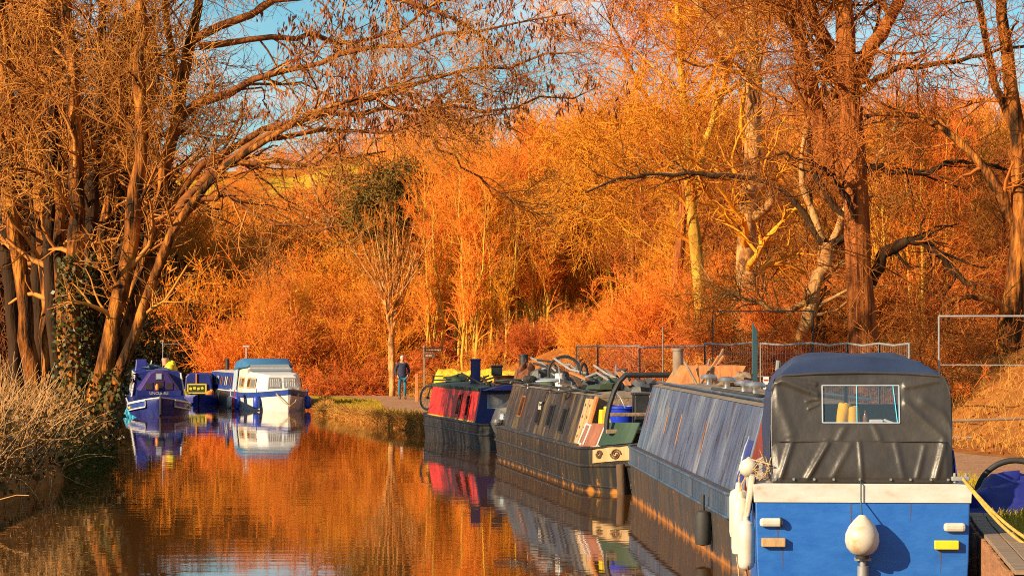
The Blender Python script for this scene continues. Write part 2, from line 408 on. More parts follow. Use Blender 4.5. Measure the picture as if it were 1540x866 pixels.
# ================================================================== camera
cd = bpy.data.cameras.new('camera'); cam = bpy.data.objects.new('camera', cd); COL.objects.link(cam); SC.camera = cam
cam.location = (0, 0, H); cam.rotation_euler = (R(90), 0, 0); cd.sensor_width = 36; cd.lens = F/1540*36
cd.shift_y = (HZ-433)/1540; cd.clip_start = .5; cd.clip_end = 6000
SC.view_settings.view_transform = 'Standard'; SC.view_settings.look = 'None'; SC.view_settings.exposure = .85; SC.view_settings.gamma = 1
SC.render.engine = 'CYCLES'
SC.cycles.max_bounces = 6; SC.cycles.diffuse_bounces = 2; SC.cycles.glossy_bounces = 3; SC.cycles.transparent_max_bounces = 8
SC.cycles.use_denoising = False
SC.cycles.caustics_reflective = False; SC.cycles.caustics_refractive = False; SC.cycles.sample_clamp_indirect = 2.5; SC.cycles.blur_glossy = .5
SC.cycles.pixel_filter_type = 'BLACKMAN_HARRIS'; SC.cycles.filter_width = 1.05
# ================================================================== trees with their own shape
def make_tree(name, label, cat, stems, limbs, levels, bark, twig, base, group=None, leaves=None, extra=None):
    """stems: (P,R) world; limbs: levels kept in the trunk mesh; levels: twig levels for the crown mesh"""
    root = empty(name, base); tag(root, label, cat, group)
    off = np.array(base, float)
    tr = TM(); cur = []
    for P, Rr in stems:
        P = P-off; tr.tubes(P, Rr, 10); cur.append((P, Rr))
    for lv in limbs:
        nxt = []
        for P, Rr in cur:
            p, r = sprout(P, Rr, **lv); tr.tubes(p, r, 6); nxt.append((p, r))
        cur = cur+nxt if lv is limbs[-1] else nxt
    tr.build('trunk', bark, root)
    if extra:
        (P, Rr), em, lv0, ename = extra; P = P-off; et = TM(); et.tubes(P, Rr, 8)
        p, r = sprout(P, Rr, **lv0); et.tubes(p, r, 5); et.build(ename, em, root)
        EX = [(P, Rr), (p, r)]
    cr = TM(); last = None
    for i, lv in enumerate(levels):
        nxt = []
        for P, Rr in cur:
            p, r = sprout(P, Rr, **lv); cr.tubes(p, r, 4 if i == 0 else 3); nxt.append((p, r))
        cur = nxt
        if extra and i == 0: cur = cur+EX
    if leaves:
        for P, Rr in cur:
            n = leaves[0]; M = int(len(P)*n)
            idx = rng.integers(0, len(P), M); c, _, _ = interp(P, idx, rng.uniform(.3, 1, M)); cr.leaves(c, leaves[1], leaves[2])
    cr.build('crown', twig, root)
    return root

TW = lambda **k: dict(dict(ang=50, K=5, wob=.22, trop=.03, rr=.55, rmin=.005), **k)

# left bank, tree 1: two upright stems at the frame's left
P1, R1 = px_stems([[(66, 668, 42), (45, 560, 38), (40, 480, 34), (24, 350, 32), (12, 200, 30), (0, 0, 26), (-10, -170, 14)],
                   [(84, 668, 40, .4), (74, 500, 38, .6), (70, 400, 36, .8), (60, 250, 33, 1), (44, 0, 26, 1.3), (30, -180, 12, 1.5)]], 55)
b1 = PX(75, 660, 55); b1[2] = gz(b1[0], b1[1])
make_tree('waterside_tree', 'two-stemmed bare tree with straight upright trunks behind the reeds, furthest left on the bank', 'tree',
          [(P1, R1*.70)], [dict(n=12, L=3.4, ang=58, K=8, wob=.2, trop=.0, rr=.28, rmin=.02, t0=.38)],
          [TW(n=9, L=1.9, K=6, rr=.42, rmin=.009), TW(n=7, L=1.2, K=6, wob=.26, rmin=.010, trop=-.01), TW(n=2, L=.55, K=4, rmin=.008)], 'bark_left', 'twig_left', b1,
          extra=(px_stems([[(30, 668, 26, 1.5), (18, 450, 22, 1.5), (5, 250, 20, 1.5), (-5, 0, 15, 1.5), (-10, -150, 7, 1.5)], [(54, 668, 24, 1.2), (58, 480, 22, 1.2), (52, 300, 19, 1.2), (30, 100, 15, 1.2), (20, -150, 7, 1.2)]], 55), 'bark_dark', dict(n=8, L=2.6, ang=52, K=7, wob=.2, trop=.0, rr=.3, rmin=.014, t0=.35), 'shaded_stem'))  # stems in shade: bark coloured near-black instead of sunlit orange
# tree 2: ivy-clad trunk with dark companions
P2, R2 = px_stems([[(112, 672, 44), (104, 560, 40), (108, 420, 36), (118, 300, 34), (112, 180, 30), (98, 0, 24), (90, -170, 12)],
                   [(128, 672, 30, .5), (140, 480, 28, .6), (150, 380, 25, .7), (170, 250, 22, .8), (202, 80, 20, 1), (216, -30, 18, 1), (225, -170, 9, 1)],
                   [(100, 672, 26, 1), (92, 470, 24, 1.2), (88, 300, 22, 1.5), (80, 100, 20, 2), (78, -150, 9, 2)]], 53)
b2 = PX(112, 668, 53); b2[2] = gz(b2[0], b2[1])
t2 = make_tree('waterside_tree', 'ivy-clad bare tree with three trunks, between the two-stemmed tree and the leaning tree', 'tree',
          [(P2, R2*.68)], [dict(n=12, L=3.4, ang=55, K=8, wob=.2, trop=.0, rr=.3, rmin=.02, t0=.38)],
          [TW(n=9, L=1.9, K=6, rr=.42, rmin=.009), TW(n=7, L=1.2, K=6, wob=.26, rmin=.010, trop=-.01), TW(n=2, L=.55, K=4, rmin=.008)], 'bark_left', 'twig_left', b2,
          extra=(px_stems([[(122, 668, 26, .9), (120, 500, 24, .9), (136, 330, 20, .9), (150, 150, 17, .9), (160, -100, 8, .9)], [(136, 668, 22, 1.2), (164, 480, 20, 1.2), (188, 330, 18, 1.2), (185, 150, 14, 1.2), (190, -120, 7, 1.2)], [(98, 668, 22, 1.6), (78, 480, 20, 1.6), (70, 330, 18, 1.6), (84, 150, 14, 1.6), (86, -120, 7, 1.6)]], 53), 'bark_dark', dict(n=8, L=2.6, ang=52, K=7, wob=.2, trop=.0, rr=.3, rmin=.014, t0=.35), 'shaded_stem'))  # companion stems have their shade put into the dark bark colour
# tree 3: leaning stems whose limbs arch right over the canal
P3, R3 = px_stems([[(132, 668, 42), (150, 560, 38), (176, 470, 36), (192, 380, 34), (215, 230, 31), (207, 120, 27), (215, 0, 22), (220, -150, 10)],
                   [(150, 668, 40, .3), (178, 560, 36, .3), (204, 460, 33, .4), (236, 330, 30, .5), (262, 190, 26, .6), (290, 60, 22, .7), (320, -140, 9, .8)],
                   [(142, 668, 30, -.3), (190, 520, 27, -.5), (232, 420, 25, -.7), (268, 320, 22, -1), (330, 255, 18, -1.5), (400, 210, 14, -2), (470, 165, 9, -2.5), (560, 140, 6, -2.5), (650, 125, 3.5, -2.5), (730, 100, 1.5, -2.5)],
                   [(140, 668, 28, .9), (185, 500, 25, 1), (218, 380, 22, 1.2), (250, 270, 20, 1.4), (268, 150, 18, 1.6), (250, 20, 15, 1.8), (250, -140, 8, 2)]], 52)
P3b, R3b = px_stems([[(262, 330, 17), (320, 250, 13), (420, 240, 11), (480, 246, 9), (535, 236, 5), (580, 228, 2.5)],
                     [(236, 330, 17, .5), (310, 230, 14, 0), (420, 195, 11, -.5), (560, 140, 9, -1), (700, 102, 6, -1.5), (880, 78, 2.5, -2)],
                     [(330, 255, 14, -1.4), (430, 185, 12, -1), (530, 165, 9, -1), (700, 168, 6, -1), (800, 160, 4, -1), (905, 128, 2, -1)],
                     [(262, 190, 17, .6), (360, 120, 13, .5), (470, 100, 10, 0), (600, 60, 7, 0), (740, 48, 5, 0), (860, 20, 2.5, 0)],
                     [(290, 60, 16, .7), (390, 10, 12, .5), (520, -20, 10, .3), (650, 10, 7, 0), (740, 60, 4, 0), (790, 130, 2, 0)],
                     [(300, 70, 14, .7), (420, 50, 10, 1), (520, 70, 8, 1.4), (620, 40, 5, 1.6), (700, -40, 3, 2)],
                     [(268, 320, 13, -1), (330, 285, 10, -1.4), (400, 330, 7, -1.6), (470, 345, 4, -1.8), (520, 340, 2, -2)],
                     [(400, 210, 10, -2), (480, 190, 8, -2), (560, 200, 6, -2), (680, 178, 4, -2), (760, 172, 2, -2)],
                     [(560, 145, 7, -1), (640, 190, 5, -1), (690, 245, 4, -1), (760, 300, 2.5, -1), (825, 330, 1.5, -1)]], 52, K=14, jit=.05)
b3 = PX(142, 664, 52); b3[2] = gz(b3[0], b3[1])
lim = dict(n=8, L=2.6, ang=50, K=8, wob=.2, trop=.0, rr=.3, rmin=.018, t0=.42)
t3 = make_tree('waterside_tree', 'leaning bare tree with sunlit orange bark whose long limbs arch right over the canal', 'tree',
          [(P3, R3*np.array([.70, .70, .62, .66])[:, None])], [lim],
          [TW(n=9, L=1.7, K=6, rr=.45, rmin=.008), TW(n=7, L=.95, rmin=.006), TW(n=3, L=.5, K=4, rmin=.0055)], 'bark_left', 'twig_left', b3, extra=((P3b, R3b*.85), 'bark_arch', dict(n=15, L=1.9, ang=48, K=8, wob=.2, trop=-.01, rr=.4, rmin=.012, t0=.08), 'arching_limb'))
# hanging seed bunches in tree 3
sb = TM(); P = np.concatenate([P3b]); 
for k in range(520):
    c = P[[1, 2, 3, 4, 5, 7][rng.integers(0, 6)]][rng.integers(4, 13)]+rng.normal(size=3)*np.array([.5, .6, .28])+np.array([0, 0, .25])
    n = 14; C = c+rng.normal(size=(n, 3))*np.array([.05, .05, .1]); sb.leaves(C, .13, hang=3.5, aspect=.28)
o = sb.build('seed_bunches', 'seed_red', t3, smooth=False); o.location = -np.array(b3); o['kind'] = 'stuff'
# ivy on trunks 2 and 3
def ivy(P, Rr, lo, hi, n, root, base, spread=1.25):
    tm = TM(); idx = rng.integers(0, len(P), n); t = rng.uniform(lo, hi, n)**1.0
    c, tan, i = interp(P, idx, t); d = rng.normal(size=(n, 3)); d[:, 2] *= .2; d /= np.linalg.norm(d, axis=1, keepdims=True)
    c = c+d*(Rr[idx, i]*spread)[:, None]*rng.uniform(.9, 1.5, (n, 1)); tm.leaves(c, .10, .4, .8)
    o = tm.build('ivy', 'ivy_leaf', root, smooth=False); o.location = -np.array(base); return o
ivy(P2[:2], R2[:2]*.75, 0, .34, 3400, t2, b2); ivy(P3[:4], R3[:4]*.76, 0, .14, 1500, t3, b3, 1.15)

# ---- big trees of the right bank
def trunk_px(stems, D, K=14): return px_stems(stems, D, K)
Pb, Rb = trunk_px([[(1303, 590, 52), (1300, 500, 46), (1290, 420, 44), (1283, 320, 42), (1284, 230, 40), (1282, 150, 38), (1270, 70, 30), (1268, -60, 22), (1262, -200, 10)],
                   [(1284, 300, 34, .2), (1240, 220, 30, .3), (1215, 120, 27, .2), (1200, 60, 25, 0), (1184, -40, 20, 0), (1172, -180, 10, 0)],
                   [(1285, 170, 34, .3), (1252, 90, 26, .8), (1222, 20, 22, 1.2), (1200, -60, 18, 1.5), (1180, -200, 9, 2)],
                   [(1284, 120, 28, .2), (1330, 40, 22, 0), (1372, -30, 18, -.5), (1400, -190, 9, -1)]], 62)
bb = PX(1303, 585, 62); bb[2] = gz(bb[0], bb[1])
LV = [TW(n=9, L=2.4, K=7, rr=.42, rmin=.013), TW(n=7, L=1.3, rmin=.010), TW(n=4, L=.7, K=4, rmin=.008)]
make_tree('riverside_tree', 'massive red-brown trunk forking high up, beyond the mesh fence and above the black canopy', 'tree', [(Pb, Rb*.92)],
          [dict(n=13, L=4.2, ang=60, K=8, wob=.2, trop=.0, rr=.26, rmin=.025, t0=.5)], LV, 'bark_red', 'twig_rust', bb,
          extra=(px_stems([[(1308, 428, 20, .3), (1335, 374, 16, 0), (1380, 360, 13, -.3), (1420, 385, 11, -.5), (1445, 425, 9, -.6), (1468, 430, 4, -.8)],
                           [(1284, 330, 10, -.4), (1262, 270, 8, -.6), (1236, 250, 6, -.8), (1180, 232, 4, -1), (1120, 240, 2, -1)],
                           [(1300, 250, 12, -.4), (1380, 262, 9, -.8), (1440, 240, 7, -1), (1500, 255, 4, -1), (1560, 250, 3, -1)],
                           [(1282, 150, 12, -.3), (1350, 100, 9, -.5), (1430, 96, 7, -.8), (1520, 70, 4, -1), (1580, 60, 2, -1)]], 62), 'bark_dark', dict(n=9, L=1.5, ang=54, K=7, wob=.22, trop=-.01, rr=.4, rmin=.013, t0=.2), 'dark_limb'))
Pc, Rc = trunk_px([[(1140, 585, 40), (1132, 500, 33), (1116, 410, 29), (1126, 300, 27), (1140, 200, 25), (1132, 110, 24), (1124, 20, 22), (1140, -170, 11)],
                   [(1134, 95, 18, 0), (1085, 50, 15, 0), (1050, 15, 13, 0), (1010, -60, 9, 0), (985, -180, 5, 0)],
                   [(1232, 350, 16, -1), (1195, 300, 14, -1), (1150, 272, 12, -1), (1090, 262, 11, -1), (1000, 263, 9, -1), (940, 265, 6, -1), (890, 285, 3, -1)]], 74)
Pc[2] = resample([PX(1128, 330, 74), PX(1180, 300, 73.6), PX(1160, 276, 73.3), PX(1100, 264, 73), PX(1000, 262, 73), PX(935, 266, 73), PX(880, 288, 73)], 14)
bc = PX(1140, 583, 74); bc[2] = gz(bc[0], bc[1])
make_tree('pale_tree', 'tall slim tree with pale mottled bark, left of the massive red-brown trunk', 'tree', [(Pc, Rc)],
          [dict(n=12, L=3.8, ang=60, K=8, wob=.2, trop=.0, rr=.26, rmin=.02, t0=.5)], LV, 'bark_pale', 'twig_orange', bc)
Pd, Rd = trunk_px([[(1066, 590, 26), (1060, 500, 22), (1052, 430, 20), (1045, 350, 18), (1038, 270, 16), (1030, 160, 13), (1020, 40, 9), (1015, -120, 4)],
                   [(1040, 300, 12), (1065, 200, 10), (1095, 110, 8), (1120, 20, 5), (1130, -60, 3)]], 79)
bd = PX(1066, 588, 79); bd[2] = gz(bd[0], bd[1])
make_tree('yellow_tree', 'young tree with bright yellow lichened trunk standing behind the mesh fence', 'tree', [(Pd, Rd)],
          [dict(n=12, L=3.4, ang=52, K=7, wob=.17, trop=.04, rr=.3, rmin=.022, t0=.25)], LV, 'bark_yellow', 'twig_orange', bd)
Pe, Re = trunk_px([[(1196, 590, 26), (1206, 505, 22), (1226, 440, 20), (1240, 390, 20), (1244, 365, 19)],
                   [(1236, 400, 14), (1262, 330, 11), (1290, 280, 9), (1330, 230, 7), (1360, 160, 4)],
                   [(1242, 372, 13), (1215, 310, 10), (1200, 250, 8), (1212, 190, 6), (1225, 120, 4)],
                   [(1228, 440, 12), (1190, 470, 9), (1160, 465, 8), (1130, 448, 6), (1085, 440, 4)]], 68)
be = PX(1196, 588, 68); be[2] = gz(be[0], be[1])
make_tree('broken_tree', 'short leaning tree with a snapped-off top and sunlit yellow trunk, beside the massive trunk', 'tree', [(Pe, Re)],
          [dict(n=8, L=2.3, ang=58, K=7, wob=.24, trop=0, rr=.32, rmin=.02, t0=.3)], [TW(n=7, L=1.3, rr=.45, rmin=.01), TW(n=6, L=.7, rmin=.008)], 'bark_pale', 'twig_brown', be,
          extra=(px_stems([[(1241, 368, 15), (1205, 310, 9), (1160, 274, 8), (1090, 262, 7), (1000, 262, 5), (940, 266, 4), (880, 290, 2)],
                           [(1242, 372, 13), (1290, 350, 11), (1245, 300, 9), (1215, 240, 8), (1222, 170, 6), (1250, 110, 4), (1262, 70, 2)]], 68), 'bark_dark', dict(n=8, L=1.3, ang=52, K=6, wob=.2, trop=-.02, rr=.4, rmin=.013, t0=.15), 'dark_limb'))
Pf, Rf = trunk_px([[(1508, 600, 52), (1512, 520, 48), (1530, 430, 44), (1545, 330, 38), (1530, 200, 30), (1510, 60, 24), (1500, -150, 10)],
                   [(1540, 360, 26), (1480, 250, 20), (1430, 200, 16), (1380, 170, 11), (1300, 175, 6)],
                   [(1535, 240, 22), (1575, 120, 17), (1600, 0, 12), (1620, -150, 6)],
                   [(1528, 200, 20), (1490, 110, 15), (1475, 10, 11), (1440, -120, 6)],
                   [(1520, 470, 14, -.5), (1470, 440, 11, -1), (1420, 455, 8, -1), (1400, 500, 5, -1)]], 60)
bf = PX(1508, 598, 60); bf[2] = gz(bf[0], bf[1])
make_tree('riverside_tree', 'thick leaning trunk at the right edge, above the bank of dry grass', 'tree', [(Pf, Rf*.75)],
          [dict(n=7, L=3.2, ang=55, K=8, wob=.2, trop=.0, rr=.28, rmin=.022, t0=.5)], [TW(n=7, L=1.9, K=6, rr=.42, rmin=.012), TW(n=6, L=1.0, rmin=.010), TW(n=3, L=.6, K=4, rmin=.008)], 'bark_left', 'twig_rust', bf)
Pk, Rk = trunk_px([[(1012, 590, 20), (1014, 480, 17), (1020, 380, 15), (1028, 280, 14), (1030, 190, 12), (1024, 90, 9), (1030, 0, 6), (1034, -140, 3)],
                   [(1028, 250, 9), (985, 170, 7), (945, 100, 5), (915, 20, 3)], [(1030, 190, 9), (1070, 120, 7), (1095, 50, 5), (1110, -40, 3)]], 84)
bk_ = PX(1012, 588, 84); bk_[2] = gz(bk_[0], bk_[1])
make_tree('fine_twigged_tree', 'reddish tree fanning fine branches against the sky, left of the pale mottled tree', 'tree', [(Pk, Rk)],
          [dict(n=16, L=4.4, ang=50, K=8, wob=.15, trop=.04, rr=.34, rmin=.02, t0=.36)], [TW(n=8, L=2.1, K=6, rr=.42, rmin=.012), TW(n=6, L=1.1, rmin=.009), TW(n=3, L=.6, K=4, rmin=.008)], 'bark_red', 'twig_rust', bk_)
ivy(Pc[:1], Rc[:1], .02, .2, 1300, bpy.data.objects['pale_tree'], bc, 1.2); ivy(Pd[:1], Rd[:1], .03, .10, 500, bpy.data.objects['yellow_tree'], bd, 1.3)
# ---- middle distance
Pg, Rg = [], []
stems = []
for dx in (-66, -50, -36, -26, -16, -7, 1, 9, 18, 30, 44, 58):
    stems.append([(590, 560, 9), (589, 500, 8), (589+dx*.12, 470-abs(dx)*.1, 4.4), (590+dx*.45, 420-abs(dx)*.05, 3.4), (590+dx*.8, 372+abs(dx)*.15, 2.4), (590+dx*1.1, 318+abs(dx)*.55, 1.2)])
Pg, Rg = px_stems(stems, 106, 12, .04)
bg_ = PX(590, 560, 106); bg_[2] = gz(bg_[0], bg_[1])
Pg[:, 0] = np.array(bg_)
make_tree('vase_tree', 'small vase-shaped tree with pale fanned stems behind the walking man', 'tree', [(Pg, Rg*.85)],
          [dict(n=9, L=1.2, ang=24, K=5, wob=.1, trop=.12, rr=.55, rmin=.012, t0=.35)], [TW(n=6, L=.7, ang=30, trop=.1, rmin=.008)], 'bark_pale', 'twig_orange', bg_)
Ph, Rh = px_stems([[(622, 560, 20), (632, 470, 16), (648, 420, 14), (652, 370, 13), (640, 320, 11), (630, 262, 7)],
                   [(650, 372, 11), (668, 348, 9), (690, 336, 6), (705, 326, 3)],
                   [(652, 372, 7), (672, 392, 5), (680, 410, 3)]], 118, 10, .06)
bh = PX(622, 560, 118); bh[2] = gz(bh[0], bh[1])
root = empty('pine_tree', bh); tag(root, 'dark evergreen with a crooked black limb and olive crown above the vase-shaped tree', 'tree')
tm = TM(); tm.tubes(Ph-bh, Rh, 8); p, r = sprout(Ph-bh, Rh, n=10, L=2.6, ang=70, K=6, wob=.2, trop=.02, rr=.4, rmin=.02, t0=.55); tm.tubes(p, r, 5); tm.build('trunk', 'bark_dark', root)
tm = TM(); cl = []
for (x, y, sx, sy, n) in [(572, 290, 34, 22, 3600), (612, 272, 30, 22, 3600), (640, 300, 20, 20, 1500), (560, 330, 26, 26, 2200), (620, 330, 24, 26, 2000), (600, 380, 30, 34, 2200), (548, 300, 20, 22, 1400)]:
    for k in range(n//60):
        c = PX(x+random.gauss(0, sx*.75), y+random.gauss(0, sy*.75), 118+random.gauss(0, 1.0))
        cl.append(c+rng.normal(size=(60, 3))*np.array([.32, .32, .17]))
C = np.concatenate(cl)-bh; tm.leaves(C, .20, .2, .35); tm.build('crown', 'pine_needles', root, smooth=False)
# dark ivy column behind
Pi, Ri = px_stems([[(648, 560, 14), (650, 480, 12), (640, 420, 10), (655, 380, 8)], [(668, 560, 8), (672, 520, 6), (660, 470, 5), (650, 420, 4)]], 121, 8)
bi = PX(648, 560, 121); bi[2] = gz(bi[0], bi[1])
root = empty('ivy_tree', bi); tag(root, 'dark ivy-smothered tree in shade to the right of the vase-shaped tree', 'tree')
tm = TM(); tm.tubes(Pi-bi, Ri, 6); tm.build('trunk', 'bark_dark', root)
tm = TM(); cl = []
for k in range(70):
    c = PX(random.gauss(655, 14), random.uniform(390, 545), 121+random.gauss(0, .8)); cl.append(c+rng.normal(size=(40, 3))*.28)
tm.leaves(np.concatenate(cl)-bi, .17, .4, .7); tm.build('crown', 'dark_scrub', root, smooth=False)
# pale tree under the field
Pj, Rj = px_stems([[(508, 440, 15), (500, 380, 12), (494, 340, 10), (480, 300, 7), (466, 262, 4)], [(496, 345, 7), (506, 300, 5), (512, 262, 3)], [(495, 350, 5), (465, 325, 4), (440, 312, 2)]], 138, 10, .05)
bj = PX(508, 440, 138); bj[2] = gz(bj[0], bj[1]); Pj[0, 0] = bj
make_tree('pale_tree', 'bare pale-trunked tree standing in front of the yellow hillside field', 'tree', [(Pj, Rj)],
          [dict(n=7, L=2.3, ang=55, K=6, wob=.18, trop=.04, rr=.35, rmin=.02, t0=.35)], [TW(n=6, L=1.3, rr=.5, rmin=.012), TW(n=5, L=.7, rmin=.009)], 'bark_pale', 'twig_red', bj)

# ================================================================== thicket prototypes, copied many times
def proto(kind, seed):
    global rng
    keep = rng; rng = np.random.default_rng(seed)
    if kind == 'upright':       # slender poles
        n = 5; rows = []
        for k in range(n):
            a = rng.uniform(0, 6.28); q = rng.uniform(.1, .5); h = rng.uniform(7.5, 11)
            rows.append([[q*math.cos(a), q*math.sin(a), -.2, .075], [q*1.6*math.cos(a), q*1.6*math.sin(a), h*.4, .055], [q*3*math.cos(a), q*3*math.sin(a), h, .015]])
        A = np.array([resample(r, 9, .06) for r in rows]); st = [(A[..., :3], A[..., 3])]
        t = make_tree('thicket_tree', None, None, st, [dict(n=16, L=2.6, ang=30, K=6, wob=.12, trop=.10, rr=.4, rmin=.012, t0=.15)],
                      [TW(n=8, L=1.2, ang=34, trop=.08, rmin=.011), TW(n=4, L=.6, K=4, ang=36, trop=.05, rmin=.009)], 'bark_yellow', 'twig_orange', (0, 0, 0))
    elif kind == 'round':
        A = np.array([resample([[0, 0, -.3, .2], [rng.normal()*.2, rng.normal()*.2, 2.5, .16], [rng.normal()*.5, rng.normal()*.5, 6, .09], [rng.normal()*.6, rng.normal()*.6, 9.5, .02]], 10, .06)])
        t = make_tree('thicket_tree', None, None, [(A[..., :3], A[..., 3])], [dict(n=22, L=4.2, ang=52, K=7, wob=.14, trop=.07, rr=.4, rmin=.02, t0=.2)],
                      [TW(n=8, L=1.9, rmin=.014), TW(n=6, L=1.0, rmin=.011), TW(n=3, L=.5, K=4, rmin=.009)], 'bark_thicket', 'twig_orange', (0, 0, 0))
    elif kind == 'rust':
        A = np.array([resample([[0, 0, -.3, .2], [rng.normal()*.2, rng.normal()*.2, 2.5, .16], [rng.normal()*.6, rng.normal()*.6, 6, .09], [rng.normal()*.8, rng.normal()*.8, 10, .02]], 10, .06)])
        t = make_tree('thicket_tree', None, None, [(A[..., :3], A[..., 3])], [dict(n=20, L=4.2, ang=52, K=7, wob=.17, trop=.05, rr=.4, rmin=.02, t0=.18)],
                      [TW(n=8, L=1.9, rmin=.015), TW(n=6, L=1.0, rmin=.011), TW(n=2, L=.5, K=4, rmin=.009)], 'bark_red', 'twig_rust', (0, 0, 0))
    elif kind == 'ivied':
        A = np.array([resample([[0, 0, -.3, .22], [rng.normal()*.3, rng.normal()*.3, 3, .17], [rng.normal()*.5, rng.normal()*.5, 9, .03]], 10, .06)])
        t = make_tree('ivied_tree', None, None, [(A[..., :3], A[..., 3])], [dict(n=22, L=2.6, ang=58, K=6, wob=.16, trop=.06, rr=.4, rmin=.02, t0=.1)],
                      [TW(n=9, L=1.2, rmin=.01), TW(n=4, L=.6, rmin=.008)], 'bark_dark', 'dark_scrub', (0, 0, 0), leaves=(9, .17, .4))  # dark ivy leaves also carry the wood's deep shade in their colour
    elif kind == 'brown':
        A = np.array([resample([[0, 0, -.3, .2], [rng.normal()*.2, rng.normal()*.2, 2.5, .16], [rng.normal()*.5, rng.normal()*.5, 6, .09], [rng.normal()*.6, rng.normal()*.6, 9.5, .02]], 10, .06)])
        t = make_tree('thicket_tree', None, None, [(A[..., :3], A[..., 3])], [dict(n=20, L=4.0, ang=50, K=7, wob=.14, trop=.07, rr=.4, rmin=.02, t0=.1)],
                      [TW(n=9, L=1.9, rmin=.01), TW(n=8, L=1.0, rmin=.008), TW(n=3, L=.5, K=4, rmin=.007)], 'bark_dark', 'twig_brown', (0, 0, 0))  # twigs coloured darker brown to stand for the shaded woods
    elif kind == 'gold':
        A = np.array([resample([[0, 0, -.3, .13], [rng.normal()*.3, rng.normal()*.3, 3, .1], [rng.normal()*.6, rng.normal()*.6, 8.5, .02]], 10, .06) for _ in range(3)])
        t = make_tree('thicket_tree', None, None, [(A[..., :3], A[..., 3])], [dict(n=14, L=3.2, ang=44, K=7, wob=.14, trop=.09, rr=.42, rmin=.018, t0=.12)],
                      [TW(n=8, L=1.6, rmin=.013), TW(n=6, L=.85, rmin=.010)], 'bark_yellow', 'twig_gold', (0, 0, 0))
    rng = keep
    return t
def bush(kind, seed):
    global rng
    keep = rng; rng = np.random.default_rng(seed); tm = TM()
    n, h, sp, m = {'scrub': (34, 3.0, 1.1, 'twig_orange'), 'red': (40, 2.4, 1.3, 'twig_red'), 'bramble': (60, 1.3, 1.2, 'twig_red'), 'dark': (40, 3.4, 1.3, 'dark_scrub')}[kind]  # the dark kind has the left trees' shade in its leaf colour
    st = np.zeros((1, 3, 3)); st[0, 1] = (0, 0, .15); st[0, 2] = (0, 0, .3); Rr = np.full((1, 3), .03)
    P, Rr = sprout(st, Rr, n=n, L=h, ang=38 if kind != 'bramble' else 62, K=7, wob=.12, trop=.05 if kind != 'bramble' else -.10, rr=.9, rmin=.014, t0=0, taper=.1)
    P[..., :2] += rng.normal(size=(n, 1, 2))*sp*.45; P[..., 2] -= .1; tm.tubes(P, Rr, 4)
    p, r = sprout(P, Rr, **TW(n=9, L=h*.42, K=5, ang=42, rmin=.009)); tm.tubes(p, r, 3)
    p, r = sprout(p, r, **TW(n=7, L=h*.2, K=4, rmin=.0075)); tm.tubes(p, r, 3)
    if kind in ('dark',):
        idx = rng.integers(0, len(p), 5200); c, _, _ = interp(p, idx, rng.uniform(.2, 1, 5200)); tm.leaves(c, .13, .3, .6)
    if kind in ('red', 'scrub'):
        idx = rng.integers(0, len(p), 1500); c, _, _ = interp(p, idx, rng.uniform(.2, 1, 1500)); tm.leaves(c, .07, .3, .55)
    o = tm.build('thicket_bush' if kind != 'bramble' else 'bramble_bush', m); rng = keep
    return o

LAB = {'upright': ('slender upright bare tree in the dense orange thicket beyond the towpath', 'slender trees of the orange thicket'),
       'round': ('spreading bare tree with fine orange twigs in the woods beyond the towpath', 'spreading trees of the orange woods'),
       'rust': ('reddish bare tree with tangled twigs in the woods above the mesh fence', 'reddish trees above the mesh fence'),
       'ivied': ('dark ivy-covered tree in the shadowy wood behind the left bank trunks', 'dark ivied trees behind the left bank'),
       'brown': ('dull brown bare tree in the shadowy woods behind the left bank trees', 'brown trees behind the left bank'),
       'gold': ('bare golden-twigged tree with yellow stems in the woods beyond the towpath', 'golden trees of the woods'),
       'scrub': ('tall orange twiggy bush at the foot of the thicket', 'orange bushes of the thicket'),
       'red': ('rusty red-brown twiggy bush at the foot of the thicket', 'rusty bushes of the thicket'),
       'bramble': ('low arching bramble bush on the bank beside the towpath', 'brambles along the towpath'),
       'dark': ('dark shaded bush with dull leaves behind the left bank trees', 'dark bushes behind the left bank')}
PROTO = {}; TREES = ('upright', 'round', 'gold', 'brown', 'rust', 'ivied')
def spawn(kind, x, y, s, rz, sz=1.0):
    v = random.randrange(2); key = (kind, v)
    lab, grp = LAB[kind]
    if key not in PROTO:
        o = proto(kind, 100+v*7+len(kind)) if kind in TREES else bush(kind, 50+v*3+len(kind))
        PROTO[key] = o
        tag(o, lab, 'tree' if kind in TREES else 'bush', grp)
    else:
        o = copy_tree(PROTO[key])
    o.location = (x, y, float(gz(x, y))-.05); o.rotation_euler = (0, 0, rz); o.scale = (s, s, s*sz)
    return o
def put(kind, px, y, h, sz=1.0, jit=3.0):
    """kind at the bearing of photo column px, distance y; h = scale"""
    yy = y+random.uniform(-jit, jit); x = (px-770)/F*yy
    if yy < 118 and float(xl(yy))-1.6 < x < float(xr(yy))+1.0: return None
    spawn(kind, x, yy, h*random.uniform(.85, 1.15), random.uniform(0, 6.28), sz)

random.seed(21)
# thicket straight ahead (columns 640-1000): poles
for px in range(655, 1010, 22): put('upright', px+random.uniform(-8, 8), 108, .84, 1.0, 3)
for px in range(690, 1000, 34): put('gold', px, 124, .88, 1.0, 4)
for px in range(660, 1010, 36): put('round', px, 136, .80, 1.0, 5)
for px in range(540, 800, 40): put('round', px, 150, .66, 1, 5)
